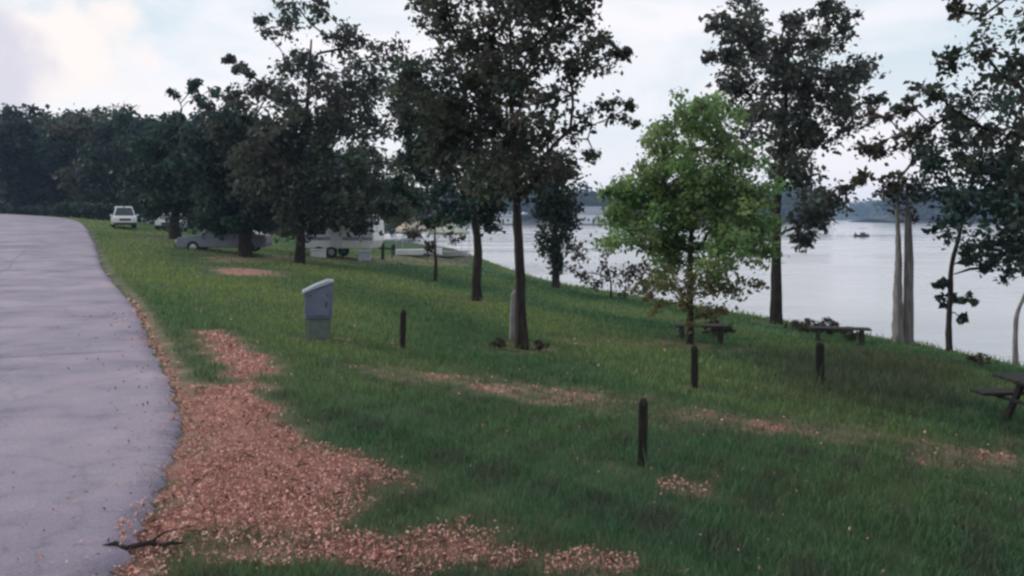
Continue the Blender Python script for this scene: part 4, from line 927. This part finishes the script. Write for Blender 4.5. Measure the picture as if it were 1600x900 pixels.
# ------------------------------------------------------------------ houses
def house(name, loc, rz, L_, wd, h_, rh, wallm, roofm, lab, nwin, boards=6):
    r_ = empty(name, loc, rz); tag(r_, lab, 'house')
    k = MB(); k.prism([(-wd / 2, -1.0), (wd / 2, -1.0), (wd / 2, h_), (0, h_ + rh), (-wd / 2, h_)], -L_ / 2, L_ / 2); wl_ = k.build('wall', wallm, r_)
    wl_.rotation_euler = (0, 0, R(90))
    for s in (-1, 1):
        q = MB(); n_ = Vector((0, s * (wd / 2 + .35), h_ - .35 * rh / (wd / 2))); t_ = Vector((0, 0, h_ + rh))
        up = Vector((0, 0, .14)); x0 = Vector((-L_ / 2 - .4, 0, 0)); x1 = Vector((L_ / 2 + .4, 0, 0))
        vs = [q.bm.verts.new(v) for v in [n_ + x0 + up * .2, n_ + x1 + up * .2, t_ + x1 + up * .2, t_ + x0 + up * .2, n_ + x0 + up * 1.4, n_ + x1 + up * 1.4, t_ + x1 + up * 1.4, t_ + x0 + up * 1.4]]
        for f in [(0, 1, 2, 3), (4, 5, 6, 7), (0, 1, 5, 4), (1, 2, 6, 5), (2, 3, 7, 6), (3, 0, 4, 7)]: q.bm.faces.new([vs[i] for i in f])
        q.build('roof', roofm, r_)
    sp_ = L_ / (nwin + 1)
    for i in range(nwin):
        x = -L_ / 2 + sp_ * (i + 1)
        if i == nwin // 2:
            d_ = MB().box((x - .5, -wd / 2 - .06, 0), (x + .5, -wd / 2 - .005, 2.1), .01).build('door', BLK, r_)
            MB().box((x + .34, -wd / 2 - .11, 1.0), (x + .4, -wd / 2 - .062, 1.1)).build('handle', RIM, d_)
        else:
            f_ = MB().box((x - .65, -wd / 2 - .08, .9), (x + .65, -wd / 2 - .005, 2.2), .01).build('window', wallm, r_)
            MB().box((x - .55, -wd / 2 - .1, 1.0), (x + .55, -wd / 2 - .083, 2.1)).build('pane', GLASS, f_)
    return r_
HW = mat('white_house_boards', (0.66, 0.66, 0.68), (0.76, 0.76, 0.77), .6, .7); HR = mat('grey_roof_shingles', (0.20, 0.21, 0.24), (0.28, 0.29, 0.32), 3, .8)
y_ = 360; house('lake_house', ((924 - 800) / F * y_, y_, WATER + .9), R(8), 14, 8, 4.2, 3.2, HW, HR, 'white lake house on the far shore left of the green sapling', 5)
house('boat_house', ((787 - 800) / F * y_, y_ + 6, WATER + .7), R(-6), 9, 6, 3.2, 2.2, HW, HR, 'small white boat house on the far shore by the central oak trunk', 3)
for (nm, px, wd_) in (('far_landing', 924, 13), ('far_landing', 787, 10)):   # ground the houses stand on
    X_ = (px - 800) / F * y_; V = []
    for i in range(13):
        t_ = i / 12; x = X_ + (t_ - .5) * wd_ * 4; g_ = math.sin(math.pi * t_) ** .5
        V += [(x, y_ - 9 * g_ - 1, WATER - .6), (x, y_ - 7 * g_, WATER + .75 * g_), (x, y_ + 95, WATER + .9 * g_)]
    ii = (np.arange(12)[:, None] * 3 + np.arange(2)[None, :]).ravel()
    tag(link(nm, np_mesh(nm, V, quads=np.stack([ii, ii + 3, ii + 4, ii + 1], 1), smooth=True), MATS['far_bank']), kind='structure')
y_ = 112; x_ = (42 - 800) / F * y_
house('pale_cabin', (x_, y_, ground(x_, y_) + .5), R(-30), 5.5, 4, 2.4, 1.3, mat('pale_cabin_boards', (0.42, 0.45, 0.47), (0.5, 0.52, 0.54), 1, .8), HR, 'pale cabin among the dark trees above the top of the road', 3)

# ------------------------------------------------------------------ haze over the lake
k = MB(); k.box((-1000, -75, -7.0), (1000, 1250, 40)); hz = k.build('haze', None)
m = bpy.data.materials.new('lake_haze'); m.use_nodes = True; N, L = m.node_tree.nodes, m.node_tree.links
for n_ in list(N):
    if n_.type != 'OUTPUT_MATERIAL': N.remove(n_)
vp = N.new('ShaderNodeVolumePrincipled'); vp.inputs['Color'].default_value = (0.48, 0.68, 1.0, 1); vp.inputs['Density'].default_value = 0.00040; vp.inputs['Anisotropy'].default_value = 0.2
L.new(vp.outputs[0], [n_ for n_ in N if n_.type == 'OUTPUT_MATERIAL'][0].inputs['Volume'])
hz.data.materials.append(m); tag(hz, 'thin blue haze over the lake and the far shore', 'haze', kind='stuff')
